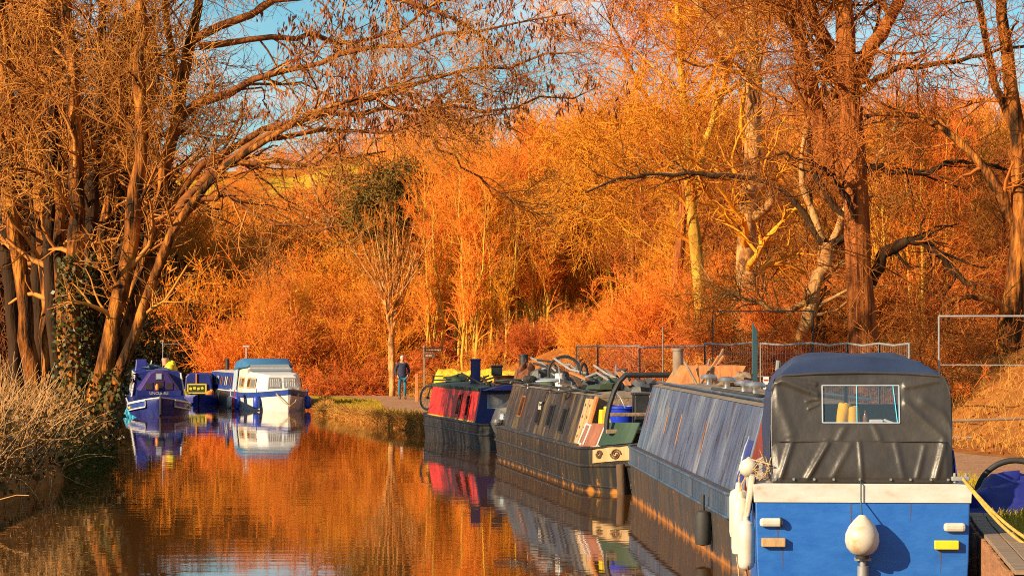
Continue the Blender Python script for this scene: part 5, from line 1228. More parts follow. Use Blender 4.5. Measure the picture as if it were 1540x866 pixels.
# side fenders, step, ball
def fender(loc, r_, h_, lb, tilt=(0, 0)):
    t = thing_at(cr, 'fender', loc, 0, lb, 'fender'); mb = MB(); M_ = Euler((tilt[0], tilt[1], 0)).to_matrix()
    mb.lathe([(0, 0), (r_*.45, .005), (r_*.9, .035), (r_, .08), (r_, h_-.10), (r_*.85, h_-.05), (r_*.35, h_-.025), (r_*.3, h_+.03), (0, h_+.035)], (0, 0, 0), 20, M_); mb.build('body', 'fender_white', t, smooth=True)
    mb = MB(); mb.tube([M_ @ Vector((0, 0, h_+.02)), M_ @ Vector((0, -.01, h_+.10)), M_ @ Vector((0, -.05, h_+.17))], .007, 5); mb.build('cord', 'rope_tan', t)
    mb = MB(); mb.tube([M_ @ Vector((0, 0, .01)), (.02, .02, -.14), (.0, .0, -.3)], .006, 5); mb.build('tail', 'rope_tan', t)
fender((.95, 1.06, .70), .085, .50, 'white cylinder fender on the cruiser side, furthest from its stern')
fender((.55, 1.05, .58), .085, .56, 'white cylinder fender on the cruiser side, middle of three')
fender((.10, 1.015, .50), .075, .47, 'white cylinder fender on the cruiser side, nearest the stern corner')
mb = MB(); M_ = Euler((R(8), 0, 0)).to_matrix()
for k in range(7): mb.box((.12+k*.105, .985-.006*k, 1.16), (.09, .05, .36), M_)
mb.box((.44, 1.0, 1.0), (.76, .03, .05), M_); mb.build('boarding_step', 'dirty_white', cr, bevel=.012)
b_ = thing_at(cr, 'ball_fender', (.45, .98, 1.39), 0, 'round white ball fender sitting on the cruiser gunwale', 'fender'); mb = MB(); mb.lathe([(0, -.085)]+[(.09*math.cos(a), .085*math.sin(a)) for a in np.linspace(-1.3, 1.3, 12)]+[(.02, .09), (0, .1)], (0, 0, 0), 18); mb.build('body', 'fender_white', b_, smooth=True)
for k in range(10):
    a = Vector((.05+random.uniform(0, .4), .80+random.uniform(0, .13), zg+.02)); mb = MB(); pts = [world(cr, a+Vector((random.uniform(-.12, .12), random.uniform(-.1, .1), q*random.uniform(.02, .11)))) for q in range(4)]; mb.tube(pts, .005, 5)
    tag(mb.build('dry_stem', 'rope_tan', None), 'dry tangled stem on the cruiser side deck by the canopy foot', 'stem', 'dry stems on the cruiser deck')
for k in range(6):
    mb = MB(); x0 = .0+k*.13; pts = [world(cr, (x0, 1.0, .55-.05*(k % 2))), world(cr, (x0+.05, 1.02, .35)), world(cr, (x0-.03, 1.0, .12)), world(cr, (x0+.12, .98, -.05))]; mb.tube(pts, .007, 5)
    tag(mb.build('trailing_rope', 'rope_tan' if k % 2 else 'rusty', None), 'frayed rope trailing into the water below the white side fenders', 'rope', 'frayed ropes below the side fenders')
# mooring line to the bank
p0 = world(cr, (.06, -.88, zg+.05)); p1 = Vector(PX(1600, 836, 21))
for k, (dx, lb) in enumerate(((0, 'thick yellow mooring line running from the cruiser to the bank, the upper of two'), (.05, 'thick yellow mooring line running from the cruiser to the bank, the lower of two'))):
    pts = []
    for i in range(20):
        t = i/19; p = p0.lerp(p1, t); p.z -= .10*math.sin(math.pi*t)*(1+.3*k)+dx*t; p.y -= dx*.3; pts.append(p)
    tag(MB().tube(pts, .014, 8).build('mooring_line', 'rope_yellow', None, smooth=True), lb, 'rope')
mb = MB(); mb.box((0, 0, 0), (.05, .16, .04)); mb.tube([(0, .05, -.04), (0, .05, .05)], .015, 6); mb.tube([(0, -.05, -.04), (0, -.05, .05)], .015, 6); o = mb.build('cleat', 'galvanised', cr, bevel=.008); o.location = (.06, -.86, zg+.05)

# ================================================================== bank furniture near the cruiser
te = empty('timber_edging', (0, 0, 0)); te.location = (5.1, 29.2, 0); tag(te, 'weathered timber edging of the bank with upright boards, right of the near cruiser', 'timber edging')
bd, cp = MB(), MB(); ys = np.arange(19, 29.4, .20)
for y in ys:
    x = float(xr(y)); sl_ = float(xr(y+.2)-xr(y))/.2; an = math.atan(sl_)
    zc = float(gz(x+.5, y+.1)); bd.box((x-5.1-.045, y-29.2+.1, zc-.66+random.uniform(-.01, .015)), (.035, .188, 1.32), (0, 0, -an))
for y in np.arange(19, 29.2, .75):
    y2 = min(y+.745, 29.4); x = float(xr(y)); x2 = float(xr(y2)); an = math.atan2(x2-x, y2-y)
    for k, o_ in enumerate((0.0, .145)): cp.box(((x+x2)/2-5.1+.02+o_, (y+y2)/2-29.2, float(gz(x+.5, (y+y2)/2))+.03+random.uniform(-.003, .004)), (.135, (y2-y)*1.0, .035), (0, 0, -an))
bd.build('board', 'wood_revet', te, bevel=.006); cp.build('cap_plank', 'wood_grey', te, bevel=.006)
def pile(x, y, z0, z1, r_, lb, m='wood_dark', lean=(0, 0)):
    mb = MB(); mb.lathe([(r_, z0), (r_, z1-.02), (r_*.8, z1), (0, z1)], (0, 0, 0), 12); o = mb.build('mooring_post', m, None, smooth=True); o.location = (x, y, 0); o.rotation_euler = (lean[0], lean[1], 0); return tag(o, lb, 'post')
pile(4.22, 23.2, -1, .79, .06, 'round brown post in the water between the cruiser stern and the bank', 'wood_revet')
pile(1.80, 41.9, -1, .50, .075, 'dark mooring post in the water at the far end of the blue-grey narrowboat', 'wood_dark', (0, R(-3)))
t = thing_at(bl, 'hanging_fender', (side_x(bl, SU, 1.1, 1060), 1.12, .12), 0, 'black rubber fender hanging low on the blue-grey hull', 'fender'); mb = MB(); mb.lathe([(0, 0), (.09, .02), (.10, .08), (.10, .34), (.08, .40), (.02, .42), (.02, .6), (0, .6)], (0, 0, 0), 14); mb.build('body', 'rubber', t, smooth=True)
hx, hy = 5.95, 30.0; hz_ = float(gz(hx, hy))
mb = MB(); lump(mb, (0, 0, 0), (1.5, 1.3, .40), 41, 26, 16, amp=.17); o = mb.build('tarp_heap', 'tarp_blue', None, smooth=True); o.location = (hx, hy, hz_+.06); tag(o, 'dark blue tarpaulin heaped on the bank right of the cruiser', 'tarpaulin')
mb = MB(); mb.torus((0, 0, 0), .47, .036, Euler((R(90), 0, R(-8))).to_matrix(), 40, 10); o = mb.build('black_hoop', 'rubber', None, smooth=True); o.location = (6.05, 30.75, .62); tag(o, 'large black hoop standing up behind the blue tarpaulin heap', 'hoop')

# ================================================================== fences, posts, signs
def fence_panel(a, c, z0a, z0c, h, m='galvanised', sag=0.0, mesh=True, label=None, group=None, r_=.024):
    a, c = Vector(a), Vector(c); t = empty('fence_panel', (a.x, a.y, z0a)); tag(t, label, 'fence panel', group)
    A = Vector((0, 0, 0)); B = Vector((c.x-a.x, c.y-a.y, z0c-z0a)); U = Vector((0, 0, h)); mb = MB()
    mb.tube([A, A+U], r_, 7); mb.tube([B, B+U], r_, 7); mb.tube([A+U, (A+B)/2+U-Vector((0, 0, sag)), B+U], r_, 7); mb.tube([A+Vector((0, 0, .15)), B+Vector((0, 0, .15))], r_*.8, 6)
    mb.tube([A+U*.62, B+U*.62], r_*.55, 5); mb.build('frame', m, t, smooth=True)
    if mesh:
        mb = MB(); n = max(6, int((B-A).length/.14))
        for k in range(1, n): p = A.lerp(B, k/n); mb.tube([p+Vector((0, 0, .15)), p+U*.99], .0024, 3, caps=False)
        for k in range(1, 9): mb.tube([A+U*k/9, B+U*k/9], .0014, 3, caps=False)
        mb.build('wire_mesh', m, t)
    for q in (A, B):
        mb = MB(); mb.box(q+Vector((0, 0, .06)), (.22, .6, .13)); mb.build('foot', 'rubber', t, bevel=.02)
pts = [(867, 73, .02), (899, 71.2, .0), (962, 68, .0), (1060, 63.6, .06), (1136, 60, .05), (1221, 57, .05), (1274, 54.8, .05), (1322, 52.8, .04), (1367, 51, .04)]
def gp(px, d): x = (px-770)/F*d; return (x, d, float(gz(x, d)))
for i in range(len(pts)-1):
    A, B = gp(*pts[i][:2]), gp(*pts[i+1][:2]); top = 2.34 if i < 3 else 2.45
    fence_panel(A, B, A[2], B[2], top-(A[2]+B[2])/2, sag=pts[i][2], label='low grey mesh panel of the temporary fence beside the towpath', group='mesh panels of the temporary fence')
A, B = gp(1412, 51.5), gp(1566, 51); fence_panel(A, B, A[2], A[2], 3.0-A[2], label='taller grey tube panel at the right end of the temporary fence', mesh=False, r_=.02)
A, B = gp(1072, 66), gp(1223, 65); fence_panel(A, B, A[2], A[2], 3.25-A[2], 'black_metal', label='taller dark tube panel behind the grey mesh fence', mesh=False, r_=.014)
mb = MB(); a, c = Vector(PX(1424, 633, 50.5)), Vector(PX(1572, 628, 50.5)); mb.tube([a, c], .028, 8); mb.tube([(a.x+.1, a.y, a.z), (a.x+.1, a.y, float(gz(a.x+.1, a.y))-.1)], .03, 7); mb.tube([(c.x-.1, c.y, c.z), (c.x-.1, c.y, float(gz(c.x-.1, c.y))-.1)], .03, 7); tag(mb.build('low_rail', 'wood_grey', None, smooth=True), 'low grey rail along the foot of the grassy bank at the right edge', 'rail')
x, y = (1135-770)/F*46.5, 46.5; z = float(gz(x, y)); sp = empty('sign_post', (x, y, z)); tag(sp, 'tall dark teal post carrying small notices above the blue-grey narrowboat roof', 'post')
mb = MB(); mb.loft([[(-.045, -.05, -.1), (.045, -.05, -.1), (.045, .05, -.1), (-.045, .05, -.1)], [(-.045, -.05, 2.42), (.045, -.05, 2.26), (.045, .05, 2.26), (-.045, .05, 2.42)]]); mb.build('pole', 'post_teal', sp, bevel=.008)
mb = MB(); mb.box((.10, .0, 1.0), (.02, .05, 2.1)); mb.build('channel', 'galvanised', sp)
for dx, zz, w_, h_, m_, nm in ((-.19, 1.42, .16, .16, 'tarp_grey', 'grey notice'), (-.19, 1.20, .16, .13, 'orange_paint', 'orange notice'), (-.19, .98, .17, .22, 'sign_blue', 'blue notice'), (.20, 1.28, .10, .30, 'white_gel', 'white notice with red bands')):
    mb = MB(); mb.box((dx, -.06, zz), (w_, .012, h_)); nt_ = mb.build('notice', m_, sp, label=nm)
    mb = MB()
    for k in range(3): mb.box((dx, -.068, zz-h_*.3+k*h_*.3), (w_*.8, .004, h_*.1))
    mb.build('band', 'red_paint' if 'red' in nm else 'white_gel', nt_)
# finger post, wooden post, hedge, person
x, y = (638-770)/F*103.5, 103.5; z = float(gz(x, y)); fp = empty('finger_post', (x, y, z)); tag(fp, 'dark wooden fingerpost with two arms beside the towpath behind the walking man', 'signpost')
mb = MB(); mb.box((0, 0, 1.0), (.09, .09, 2.05)); mb.lathe([(.07, 2.02), (.05, 2.08), (0, 2.12)], (0, 0, 0), 8); mb.build('post', 'wood_grey', fp, bevel=.01)
for zz, l_, an in ((1.93, .80, .1), (1.70, .50, -.25)):
    mb = MB(); M_ = Euler((0, 0, an)).to_matrix(); q = [M_ @ Vector(v) for v in ((.0, -.06, zz-.085), (l_-.08, -.06, zz-.085), (l_, -.06, zz), (l_-.08, -.06, zz+.085), (0, -.06, zz+.085))]
    mb.loft([q, [v+Vector((0, .03, 0)) for v in q]]); ar = mb.build('arm', 'sign_brown', fp)
    mb = MB(); k = .08
    while k < l_-.16: w_ = random.uniform(.03, .06); c = M_ @ Vector((k+w_/2, -.063, zz)); mb.box(c, (w_, .005, .05), M_); k += w_+.02
    mb.build('lettering', 'cream_paint', ar)
x, y = (627-770)/F*97, 97.; mb = MB(); mb.box((0, 0, .55), (.13, .13, 1.15), None, .9); o = mb.build('wooden_post', 'wood_orange', None, bevel=.015); o.location = (x, y, float(gz(x, y))-.05); tag(o, 'short wooden post on the verge right of the walking man', 'post')
A = []; L0 = 3.2; x0_ = (651-770)/F*86.5; gz0 = float(gz(x0_+1, 86.5))
for k in range(33):
    x = L0*k/32; e = min(1, k/2.0)**.5*min(1, (32-k)/2.0)**.5; zt = (1.50-gz0)*(.55+.45*e)+.035*math.sin(x*4.1)+.025*math.sin(x*9.7+1); q = [(-.52, 0.0), (-.50-.02*math.sin(x*7), zt*.35), (-.46-.03*math.sin(x*5+1), zt*.75), (-.34, zt*.97), (-.1, zt+.02), (.2, zt), (.40, zt*.9), (.48, zt*.4), (.5, 0)]
    A.append([(x, y, z) for y, z in q])
mb = MB(); mb.loft(A); o = mb.build('covered_stack', 'yellow_sheet', None, smooth=True); o.location = (x0_, 86.5, gz0-.02); tag(o, 'bright yellow sheet draped over a long low stack behind the red narrowboat roof', 'covered stack')
# ---- walking man
px_, py_ = (605-770)/F*100, 100.; pz_ = float(gz(px_, py_))+.012
man = empty('person', (px_, py_, pz_), R(12)); tag(man, 'person on the towpath in a dark coat and blue jeans, hands at the pockets', 'person')
def skinmesh(name, V, E, Rr, m, parent, root=0, sub=2):
    me = bpy.data.meshes.new(name); me.from_pydata(V, E, []); o = bpy.data.objects.new(name, me); COL.objects.link(o); o.parent = parent
    sk = o.modifiers.new('skin', 'SKIN'); sk.use_smooth_shade = True; me.skin_vertices.new() if not me.skin_vertices else None
    for i, r_ in enumerate(Rr):
        d = me.skin_vertices[0].data[i]; d.radius = (r_, r_*.82) if not isinstance(r_, tuple) else r_; d.use_root = (i == root)
    su = o.modifiers.new('sub', 'SUBSURF'); su.levels = sub; su.render_levels = sub; me.materials.append(MATS[m]); return o
# body: pelvis, spine, neck, head; legs; arms with hands (skin coloured, clothes over it)
V = [(0, 0, .86), (0, 0, 1.08), (0, .0, 1.30), (0, 0, 1.42), (0, -.02, 1.50), (0, -.03, 1.60),
     (.09, 0, .82), (.10, -.06, .46), (.10, .06, .08), (.10, -.10, .035), (-.09, 0, .82), (-.10, .05, .46), (-.10, .10, .09), (-.10, -.05, .035),
     (.19, 0, 1.36), (.25, .05, 1.10), (.19, -.08, .90), (.15, -.12, .83), (-.19, 0, 1.36), (-.25, .05, 1.10), (-.19, -.08, .90), (-.15, -.12, .83)]
E = [(0, 1), (1, 2), (2, 3), (3, 4), (4, 5), (0, 6), (6, 7), (7, 8), (8, 9), (0, 10), (10, 11), (11, 12), (12, 13), (3, 14), (14, 15), (15, 16), (16, 17), (3, 18), (18, 19), (19, 20), (20, 21)]
Rr = [.13, .12, .14, .08, .055, .062, .08, .06, .045, .045, .08, .06, .045, .045, .06, .045, .035, .035, .06, .045, .035, .035]
body = skinmesh('body', V, E, Rr, 'skin', man)
mb = MB(); mb.lathe([(0, -.125), (.045, -.115), (.066, -.07), (.076, -.01), (.078, .05), (.066, .09), (.035, .115), (0, .12)], (0, -.035, 1.595), 16, Matrix.Diagonal((.95, 1.15, 1))); mb.lathe([(.022, -.02), (.012, .02), (0, .025)], (0, -.125, 1.585), 6); 
for s_ in (-1, 1): mb.lathe([(0, -.035), (.015, -.02), (.018, .02), (0, .035)], (s_*.076, -.03, 1.59), 6)
mb.build('head', 'skin', man, smooth=True)
mb = MB(); mb.lathe([(.080, -.01), (.086, .04), (.074, .09), (.04, .122), (0, .13)], (0, -.022, 1.60), 16, Matrix.Diagonal((.97, 1.16, 1))); mb.build('hair', 'hair_grey', man, smooth=True)
V = [(0, 0, .80), (0, 0, .95), (0, 0, 1.15), (0, .0, 1.32), (0, 0, 1.43), (.20, .01, 1.36), (.275, .05, 1.10), (.215, -.06, .92), (-.20, .01, 1.36), (-.275, .05, 1.10), (-.215, -.06, .92)]
E = [(0, 1), (1, 2), (2, 3), (3, 4), (4, 5), (5, 6), (6, 7), (4, 8), (8, 9), (9, 10)]
skinmesh('coat', V, E, [(.20, .15), (.19, .15), (.185, .15), (.18, .14), .10, .085, .07, .062, .085, .07, .062], 'coat_navy', man)
V = [(0, 0, .88), (.095, 0, .80), (.105, -.05, .46), (.105, .06, .12), (-.095, 0, .80), (-.105, .05, .46), (-.105, .10, .13)]
skinmesh('jeans', V, [(0, 1), (1, 2), (2, 3), (0, 4), (4, 5), (5, 6)], [.14, .098, .078, .065, .098, .078, .065], 'denim', man)
for s_, y_ in ((1, .03), (-1, .08)): mb = MB(); lump(mb, (s_*.105, y_-.07, .045), (.10, .28, .12), 2, 12, 8, amp=.03); mb.build('shoe', 'wood_dark', man, smooth=True)

# ================================================================== FAR CRUISER (bow towards the camera)
hd_ = R(15); ax_ = math.atan2(-math.cos(hd_), math.sin(hd_)); L6 = 6.2
tip = np.array([(434-770)/F*89.6, 89.6]); fc = empty('cabin_cruiser', (tip[0]-L6*math.sin(hd_), tip[1]+L6*math.cos(hd_), 0), ax_); tag(fc, 'distant white river cruiser with blue hull band and teal canopy on the right bank', 'cruiser')
def fhull(mb, zs, grow=0.0, deck=True):
    S = []
    for i in range(17):
        t = i/16; k = max(0, (t-.5)/.5); w_ = 1.08*(1-k**2.2)+.04; S.append([(L6*t+.45*k*(z-.1), s_*(w_+grow-.10*(max(0, .5-z))), z+.16*k*k*(z > .2)) for s_, z in [(1, z) for z in zs]+[(-1, z) for z in reversed(zs)]])
    mb.loft(S)
mb = MB(); fhull(mb, (.42, .1, -.35)); mb.build('hull', 'white_gel', fc, bevel=.02)
mb = MB(); fhull(mb, (.60, .42), .012); mb.build('hull_band', 'royal_paint', fc)
mb = MB(); fhull(mb, (.66, .605), .035); mb.build('rub_rail', 'white_gel', fc, bevel=.01)
def csec(x, w0, w1, z0, z1): return [(x, w0, z0), (x, w1, z1-.06), (x, w1-.1, z1), (x, -w1+.1, z1), (x, -w1, z1-.06), (x, -w0, z0)]
mb = MB(); mb.loft([csec(2.3, .92, .82, .64, 1.34), csec(4.2, .86, .74, .64, 1.30), [(x+(.45*(1.27-z)), y, z) for x, y, z in csec(4.75, .62, .52, .66, 1.25)]]); mb.build('cabin', 'white_gel', fc, bevel=.04)
mb = MB(); mb.loft([csec(.15, .95, .86, .64, 1.52), csec(2.35, .95, .84, .64, 1.50)]); mb.build('wheelhouse', 'dirty_white', fc, bevel=.04)
mb = MB(); mb.loft([csec(.08, .99, .92, 1.36, 1.74), csec(1.2, .98, .9, 1.46, 1.82), csec(2.2, .90, .80, 1.50, 1.66)]); mb.build('canopy', 'canvas_teal', fc, bevel=.05, smooth=True)
mb = MB(); mb.slab([(.02, -1.0, .64), (.75, -1.0, .64), (.75, -.90, 1.5), (.02, -.92, 1.5)], (0, -.03, 0)); mb.build('canopy_curtain', 'tarp_grey', fc)
mb = MB(); mb.slab([(2.42, .78, 1.36), (2.42, -.78, 1.36), (2.20, -.7, 1.60), (2.20, .7, 1.60)], (.02, 0, .01)); mb.build('windscreen', 'grey_glass', fc)
def cwin(x0, x1, m, side=-1):
    pa = lambda x, z: (x, side*(np.interp(x, [.15, 2.3, 2.301, 4.2], [.95, .95, .92, .86])-(z-.64)*.145+.01), z)
    mb = MB(); mb.slab([pa(x0, .76), pa(x1, .76), pa(x1, 1.14), pa(x0, 1.14)], (0, side*.015, 0)); f_ = mb.build('window', 'cream_paint', fc)
    mb = MB(); mb.slab([tuple(np.array(pa(x0+.06, .81))+[0, side*.015, 0]), tuple(np.array(pa(x1-.06, .81))+[0, side*.015, 0]), tuple(np.array(pa(x1-.06, 1.09))+[0, side*.015, 0]), tuple(np.array(pa(x0+.06, 1.09))+[0, side*.015, 0])], (0, side*.006, 0)); mb.build('pane', m, f_)
cwin(1.0, 1.5, 'grey_glass'); cwin(1.55, 2.15, 'brown_glass'); cwin(2.6, 3.2, 'brown_glass'); cwin(3.3, 4.15, 'grey_glass'); cwin(3.3, 4.15, 'grey_glass', 1)
for s_ in (1, -1):
    pf = lambda y, z, o=0: (4.75+.45*(1.27-z)+.012+o, y, z)
    mb = MB(); mb.slab([pf(s_*.06, .80), pf(s_*.52, .80), pf(s_*.46, 1.16), pf(s_*.06, 1.16)], (.015, 0, .006)); f_ = mb.build('window', 'galvanised', fc)
    mb = MB(); mb.slab([pf(s_*.09, .84, .018), pf(s_*.49, .84, .018), pf(s_*.44, 1.13, .018), pf(s_*.09, 1.13, .018)], (.006, 0, .002)); pn = mb.build('pane', 'grey_glass', f_)
    mb = MB()
    for k in range(5): yy = s_*(.13+.075*k); mb.slab([pf(yy, .85, .028), pf(yy+.03, .85, .028), pf(yy+.03, 1.12, .028), pf(yy, 1.12, .028)], (.004, 0, .001))
    mb.build('curtain', 'dirty_white', f_)
mb = MB(); mb.tube([(5.2, .55, .7), (5.2, .5, 1.0), (6.2, .1, 1.05), (6.35, 0, 1.06), (6.2, -.1, 1.05), (5.2, -.5, 1.0), (5.2, -.55, .7)], .016, 6); mb.tube([(6.2, .0, .75), (6.3, 0, 1.05)], .014, 6); mb.build('pulpit_rail', 'chrome', fc, smooth=True)
mb = MB(); mb.tube([(6.0, .40, .62), (6.35, .2, .32), (6.5, 0, .2), (6.35, -.2, .32), (6.0, -.4, .62)], .022, 6); mb.build('bow_rope', 'rope_tan', fc)
mb = MB(); mb.tube([(.6, -.6, 1.7), (.6, -.6, 2.25)], .018, 6); mb.box((.6, -.6, 2.27), (.1, .22, .05)); mb.build('aerial', 'white_gel', fc)
def ffend(x, y, z, r_, h_, m, lb):
    mb = MB(); mb.lathe([(0, 0), (r_*.8, .03), (r_, .09), (r_, h_-.09), (r_*.7, h_-.03), (.015, h_), (.015, h_+.25), (0, h_+.25)], (0, 0, 0), 12); o = mb.build('fender', m, None, smooth=True); a = fc.rotation_euler.z
    o.location = world(fc, (x, y, z)); return tag(o, lb, 'fender')
ffend(1.9, -1.24, .02, .10, .42, 'red_paint', 'red fender hanging at the stern side of the distant white cruiser')
ffend(1.0, -1.24, .0, .14, .46, 'fender_white', 'white fender left of the red one on the distant white cruiser')
ffend(2.4, -1.22, -.02, .10, .50, 'sign_blue', 'blue fender right beside the red one on the distant white cruiser')
ffend(4.95, -.93, .05, .12, .48, 'sign_blue', 'blue fender near the bow of the distant white cruiser, on its left')
ffend(5.15, .87, .05, .12, .48, 'sign_blue', 'blue fender near the bow of the distant white cruiser, on its right')
# ---- blue narrowboat behind it
SN = -.27
nb = place_boat('narrowboat', -9.62, 96.6, SN, 'blue narrowboat with long curtained windows, half hidden behind the distant white cruiser', 'narrowboat')
mb = MB(); hull_loft(mb, -.2, 7.2, 1.0, .56, .5, 1.0); mb.build('hull', 'hull_dark', nb, smooth=True)
mb = MB(); mb.prism(cabin_sec(.90, .78, .55, 1.24), .5, 6.3); mb.build('cabin', 'royal_paint', nb, bevel=.02)
mb = MB(); sec = [(y*1.03, z+.008) for y, z in cabin_sec(.9, .78, .55, 1.24)[1:-1]]; mb.prism(sec+[(-.7, 1.20), (.7, 1.20)], .4, 6.4); mb.build('roof', 'dirty_white', nb)
sd = Side(.9, .78, .55, 1.24)
for k in range(5):
    x0 = .7+k*1.1; window(nb, sd, x0, x0+.85, .25, .85, 'royal_paint', 'window_glass', .04)
    for ca, cb in ((.08, .22), (.5, .62)): mb = MB(); sd.panel(mb, x0+ca, x0+cb, .3, .8, .012, .006); mb.build('curtain', 'dirty_white' if k % 2 else 'brown_panel', nb)
chimney(nb, 5.4, .3, 1.28, .42, .08); mb = MB(); sd.panel(mb, .5, 6.3, 0, .06, .002, .012); mb.build('trim', 'white_gel', nb)
mb = MB(); lump(mb, (0, 0, 0), (1.2, .5, .2), 9, amp=.35); solid_at(nb, mb.build('roof_bundle', 'tarp_dark', None, smooth=True), 'dark bundle on the white roof of the blue narrowboat behind the white cruiser', 'bundle', None, (3.2, .1, 1.32))

# ================================================================== NARROWBOAT seen bow-on, left bank
SL = -.16
nl = place_boat('narrowboat', (241-770)/F*84.6, 84.6, SL, 'dark blue narrowboat seen bow-on under the leaning tree, with white-lined bow panels', 'narrowboat')
mb = MB(); secs = hull_loft(mb, 0, 14.5, 1.03, .37, 1.7, 1.0, sheer_n=.22, rake_n=.18, pw=2.4); mb.build('hull', 'navy_paint', nl, smooth=True)
for s_ in (0, 9): MB().tube([(q[s_][0]-.01, q[s_][1]*1.02, q[s_][2]+.015) for q in secs[:-2]], .024, 6).build('gunwale_line', 'white_gel', nl)
for s_ in (1, -1):
    mb = MB(); A = []
    for i in range(8):
        t = .16+.80*i/7; k = 1-t; w_ = 1.03*max(.03, (1-k**2.4))**.75; x = 1.7*t-.18*k*k; sh = .22*k*k
        A.append([(x-.01, s_*(w_+.012), .15+sh), (x-.01, s_*(w_+.016), .345+sh), (x+.02, s_*(w_-.01), .345+sh), (x+.02, s_*(w_-.01), .15+sh)])
    mb.loft(A); pnl = mb.build('bow_panel', 'royal_paint', nl)
    mb = MB()
    for z_ in (.14, .355):
        mb.tube([(a[0][0]-.02, a[0][1]+s_*.012, a[0][2]+(z_-.15)) for a in A], .028, 5)
    mb.tube([Vector(A[0][0])+Vector((0, s_*.012, 0)), Vector(A[0][1])+Vector((0, s_*.012, 0))], .016, 5); mb.tube([Vector(A[-1][0])+Vector((0, s_*.012, 0)), Vector(A[-1][1])+Vector((0, s_*.012, 0))], .016, 5)
    mb.build('panel_line', 'white_gel', pnl)
    mb = MB(); p = A[4]; mb.lathe([(0, -.05), (.05, -.03), (.05, .03), (0, .05)], (p[0][0], p[0][1]+s_*.02, p[0][2]+.07), 10); mb.build('bow_ornament', 'yellow_paint', pnl)
mb = MB(); mb.tube([(-.2, 0, .05), (-.24, 0, .4), (-.2, 0, .66), (.0, 0, .64)], .035, 8); mb.build('stem_post', 'black_metal', nl, smooth=True)
cx0 = 3.4
mb = MB(); mb.prism(cabin_sec(.90, .76, .35, 1.40), cx0, 13.2); mb.build('cabin', 'navy_paint', nl, bevel=.02)
sd = Side(.9, .76, .54, 1.40); mb = MB()
for k in range(8): sd.panel(mb, cx0+.05+k*1.2, cx0+.10+k*1.2, .08, .95, .004, .012)
sd.panel(mb, cx0+.05, 13, .90, .94, .002, .012); mb.build('coach_line', 'white_gel', nl)
for k in range(6): window(nl, sd, cx0+.5+k*1.5, cx0+1.2+k*1.5, .35, .8, 'rusty' if k % 2 else 'galvanised')
for s_ in (1, -1): MB().tube([(cx0-.02, s_*.90, .56), (cx0-.02, s_*.77, 1.38)], .03, 6).build('corner_trim', 'white_gel', nl)
# cratch: triangular cover with window
mb = MB(); tri = [(.66, .78), (.30, 1.36), (.12, 1.46), (-.12, 1.46), (-.30, 1.36), (-.66, .78)]
mb.loft([[(2.0, y, z) for y, z in tri], [(cx0+.1, y*1.15, z+.03) for y, z in tri]]); mb.build('cratch_cover', 'purple_cloth', nl, bevel=.03)
mb = MB(); mb.box((1.985, 0, .70), (.05, 1.5, .20)); mb.box((2.0, .0, .52), (.06, 1.7, .2)); mb.build('name_board', 'navy_paint', nl, bevel=.01)
for y, z, w_, h_, m_ in ((0, 1.27, .16, .16, 'tarp_grey'), (0, 1.0, .26, .22, 'window_glass'), (.34, .95, .2, .2, 'window_glass'), (-.34, .95, .2, .2, 'window_glass')):
    mb = MB(); mb.box((1.985, y, z), (.02, w_+.05, h_+.05)); f_ = mb.build('cratch_window', 'purple_cloth' if m_ != 'tarp_grey' else 'galvanised', nl); mb = MB(); mb.box((1.973, y, z), (.008, w_, h_)); mb.build('pane', m_, f_)
mb = MB(); mb.lathe([(.0, 0), (.06, 0), (.07, .12), (.03, .2), (0, .2)], (1.90, .06, .82), 10); mb.build('bow_vase', 'orange_paint', nl, smooth=True)
fc_ = bpy.data.curves.new('lettering', 'FONT'); fc_.body = 'UNCLE ELI'; fc_.size = .135; fc_.extrude = .004; fc_.align_x = 'CENTER'; ft_ = bpy.data.objects.new('lettering_source', fc_); COL.objects.link(ft_); bpy.context.view_layer.update(); fme = bpy.data.meshes.new_from_object(ft_.evaluated_get(bpy.context.evaluated_depsgraph_get())); bpy.data.objects.remove(ft_); fo = bpy.data.objects.new('lettering', fme); COL.objects.link(fo); fo.parent = nl; fo.rotation_euler = (R(90), 0, R(-90)); fo.location = (1.955, 0, .66); fme.materials.clear(); fme.materials.append(MATS['dirty_white'])
o = lump(MB(), (0, 0, 0), (2.2, 1.0, .15), 6, amp=.3).build('roof_cover', 'tarp_slate', None, smooth=True); solid_at(nl, o, 'slate blue crumpled cover lying on the roof of the bow-on narrowboat', 'cover', None, (cx0+1.6, .1, 1.46))
mb = MB(); mb.box((0, 0, .2), (.7, .45, .42), None, .8); solid_at(nl, mb.build('roof_box', 'tarp_blue', None, bevel=.03), 'dark blue covered box on the roof at the left of the bow-on narrowboat', 'box', None, (cx0+1.3, .55, 1.42))
o = lump(MB(), (0, 0, 0), (.6, .5, .34), 13, amp=.12).build('yellow_bundle', 'yellow_paint', None, smooth=True); solid_at(nl, o, 'yellow bundle on the roof at the right of the bow-on narrowboat', 'bundle', None, (cx0+2.2, -.48, 1.44))
mb = MB(); mb.lathe([(.09, 0), (.13, .22), (.12, .26), (0, .26)], (0, 0, 0), 12); solid_at(nl, mb.build('clay_pot', 'skin', None, smooth=True), 'terracotta pot on top of the yellow roof bundle of the bow-on narrowboat', 'pot', None, (cx0+2.2, -.30, 1.60))
mb = MB(); mb.tube([(0, 0, 0), (0, 0, 1.05)], .014, 6); mb.tube([(0, .02, .92), (0, -.62, .92)], .01, 5)
for k in range(5): mb.tube([(-.14+.0, -.06-k*.11, .92), (.14, -.06-k*.11, .92)], .006, 4)
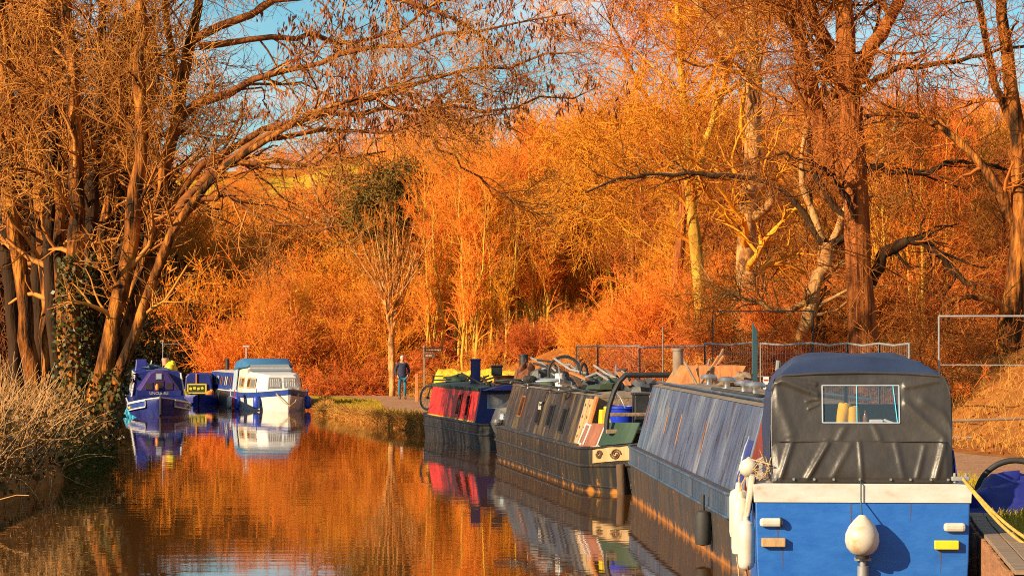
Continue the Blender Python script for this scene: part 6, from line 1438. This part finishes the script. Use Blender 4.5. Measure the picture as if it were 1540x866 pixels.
mb.tube([(0, 0, .82), (0, 0, 1.05)], .02, 6); mb.tube([(0, .1, 1.0), (0, -.08, .84)], .012, 5); o = mb.build('aerial_mast', 'galvanised', nl); o.location = (cx0+2.6, -.22, 1.44)
random.seed(6)
for k in range(10):
    a = world(nl, (cx0+1.0+random.uniform(0, 3), random.uniform(-.2, .8), 1.46)); c = a+Vector((random.uniform(-.4, .4), .2, random.uniform(.1, .4))); tag(MB().tube([a, c], .022, 6).build('roof_stick', 'dirty_white' if k % 3 == 0 else 'wood_dark', None), 'stick among the clutter on the roof of the bow-on narrowboat', 'firewood', 'firewood on the bow-on narrowboat')
# ---- small navy and yellow boat behind it
yb = empty('work_boat', ((299-770)/F*99, 99, 0), R(90)+R(4)); tag(yb, 'small navy boat with a yellow-framed panel, half hidden behind the bow-on narrowboat', 'boat')
mb = MB(); hull_loft(mb, 0, 5, .85, .34, .7, .6, sheer_n=.05); mb.build('hull', 'tarp_blue', yb, smooth=True)
mb = MB(); mb.loft([[(.9, .62, .34), (.9, .56, 1.08), (.9, .44, 1.2), (.9, -.30, 1.2), (.9, -.42, 1.08), (.9, -.52, .34)], [(3.6, .62, .34), (3.6, .56, 1.08), (3.6, .44, 1.2), (3.6, -.3, 1.2), (3.6, -.42, 1.08), (3.6, -.52, .34)]]); mb.build('cabin', 'navy_paint', yb, bevel=.05)
mb = MB(); mb.box((.87, .12, .60), (.04, .68, .34)); pn = mb.build('panel', 'green_panel', yb, bevel=.01); mb = MB()
for y, z, w_, h_ in ((.12, .77, .72, .05), (.12, .43, .72, .05), (.47, .60, .05, .36), (-.23, .60, .05, .36)): mb.box((.845, y, z), (.03, w_, h_))
for k in range(4): mb.box((.845, .36-k*.15, .60+.02*(k % 2)), (.02, .10, .10), (R(20-15*k), 0, 0))
mb.build('yellow_frame', 'yellow_paint', pn)
mb = MB(); mb.tube([(.86, .14, .78), (.86, .14, 1.19)], .025, 6); mb.build('orange_strap', 'orange_paint', yb)
mb = MB(); lump(mb, (.6, .62, .36), (.3, .38, .2), 3, amp=.12); o = mb.build('yellow_bag', 'yellow_paint', None, smooth=True); o.location = yb.location; o.rotation_euler = yb.rotation_euler; tag(o, 'yellow bag on the bow of the small navy boat', 'bag')
mb = MB(); lump(mb, (.6, -.42, .36), (.3, .36, .2), 4, amp=.12); o = mb.build('orange_bag', 'orange_paint', None, smooth=True); o.location = yb.location; o.rotation_euler = yb.rotation_euler; tag(o, 'orange bag on the bow of the small navy boat', 'bag')
mb = MB(); c = PX(191, 624, 83); S = []
mb.loft([[(-.16, 0, -.05), (.42, -.1, -.05), (.40, .12, -.05), (-.16, .2, -.05)], [(-.10, 0, .12), (.12, -.05, .10), (.12, .1, .10), (-.10, .15, .12)], [(-.02, .02, .30), (.0, 0, .31), (.0, .05, .31), (-.02, .06, .30)]]); o = mb.build('turquoise_sheet', 'tarp_turquoise', None, bevel=.02); o.location = (c[0], c[1], 0); tag(o, 'turquoise plastic sheet trailing in the water left of the bow-on narrowboat', 'sheet')
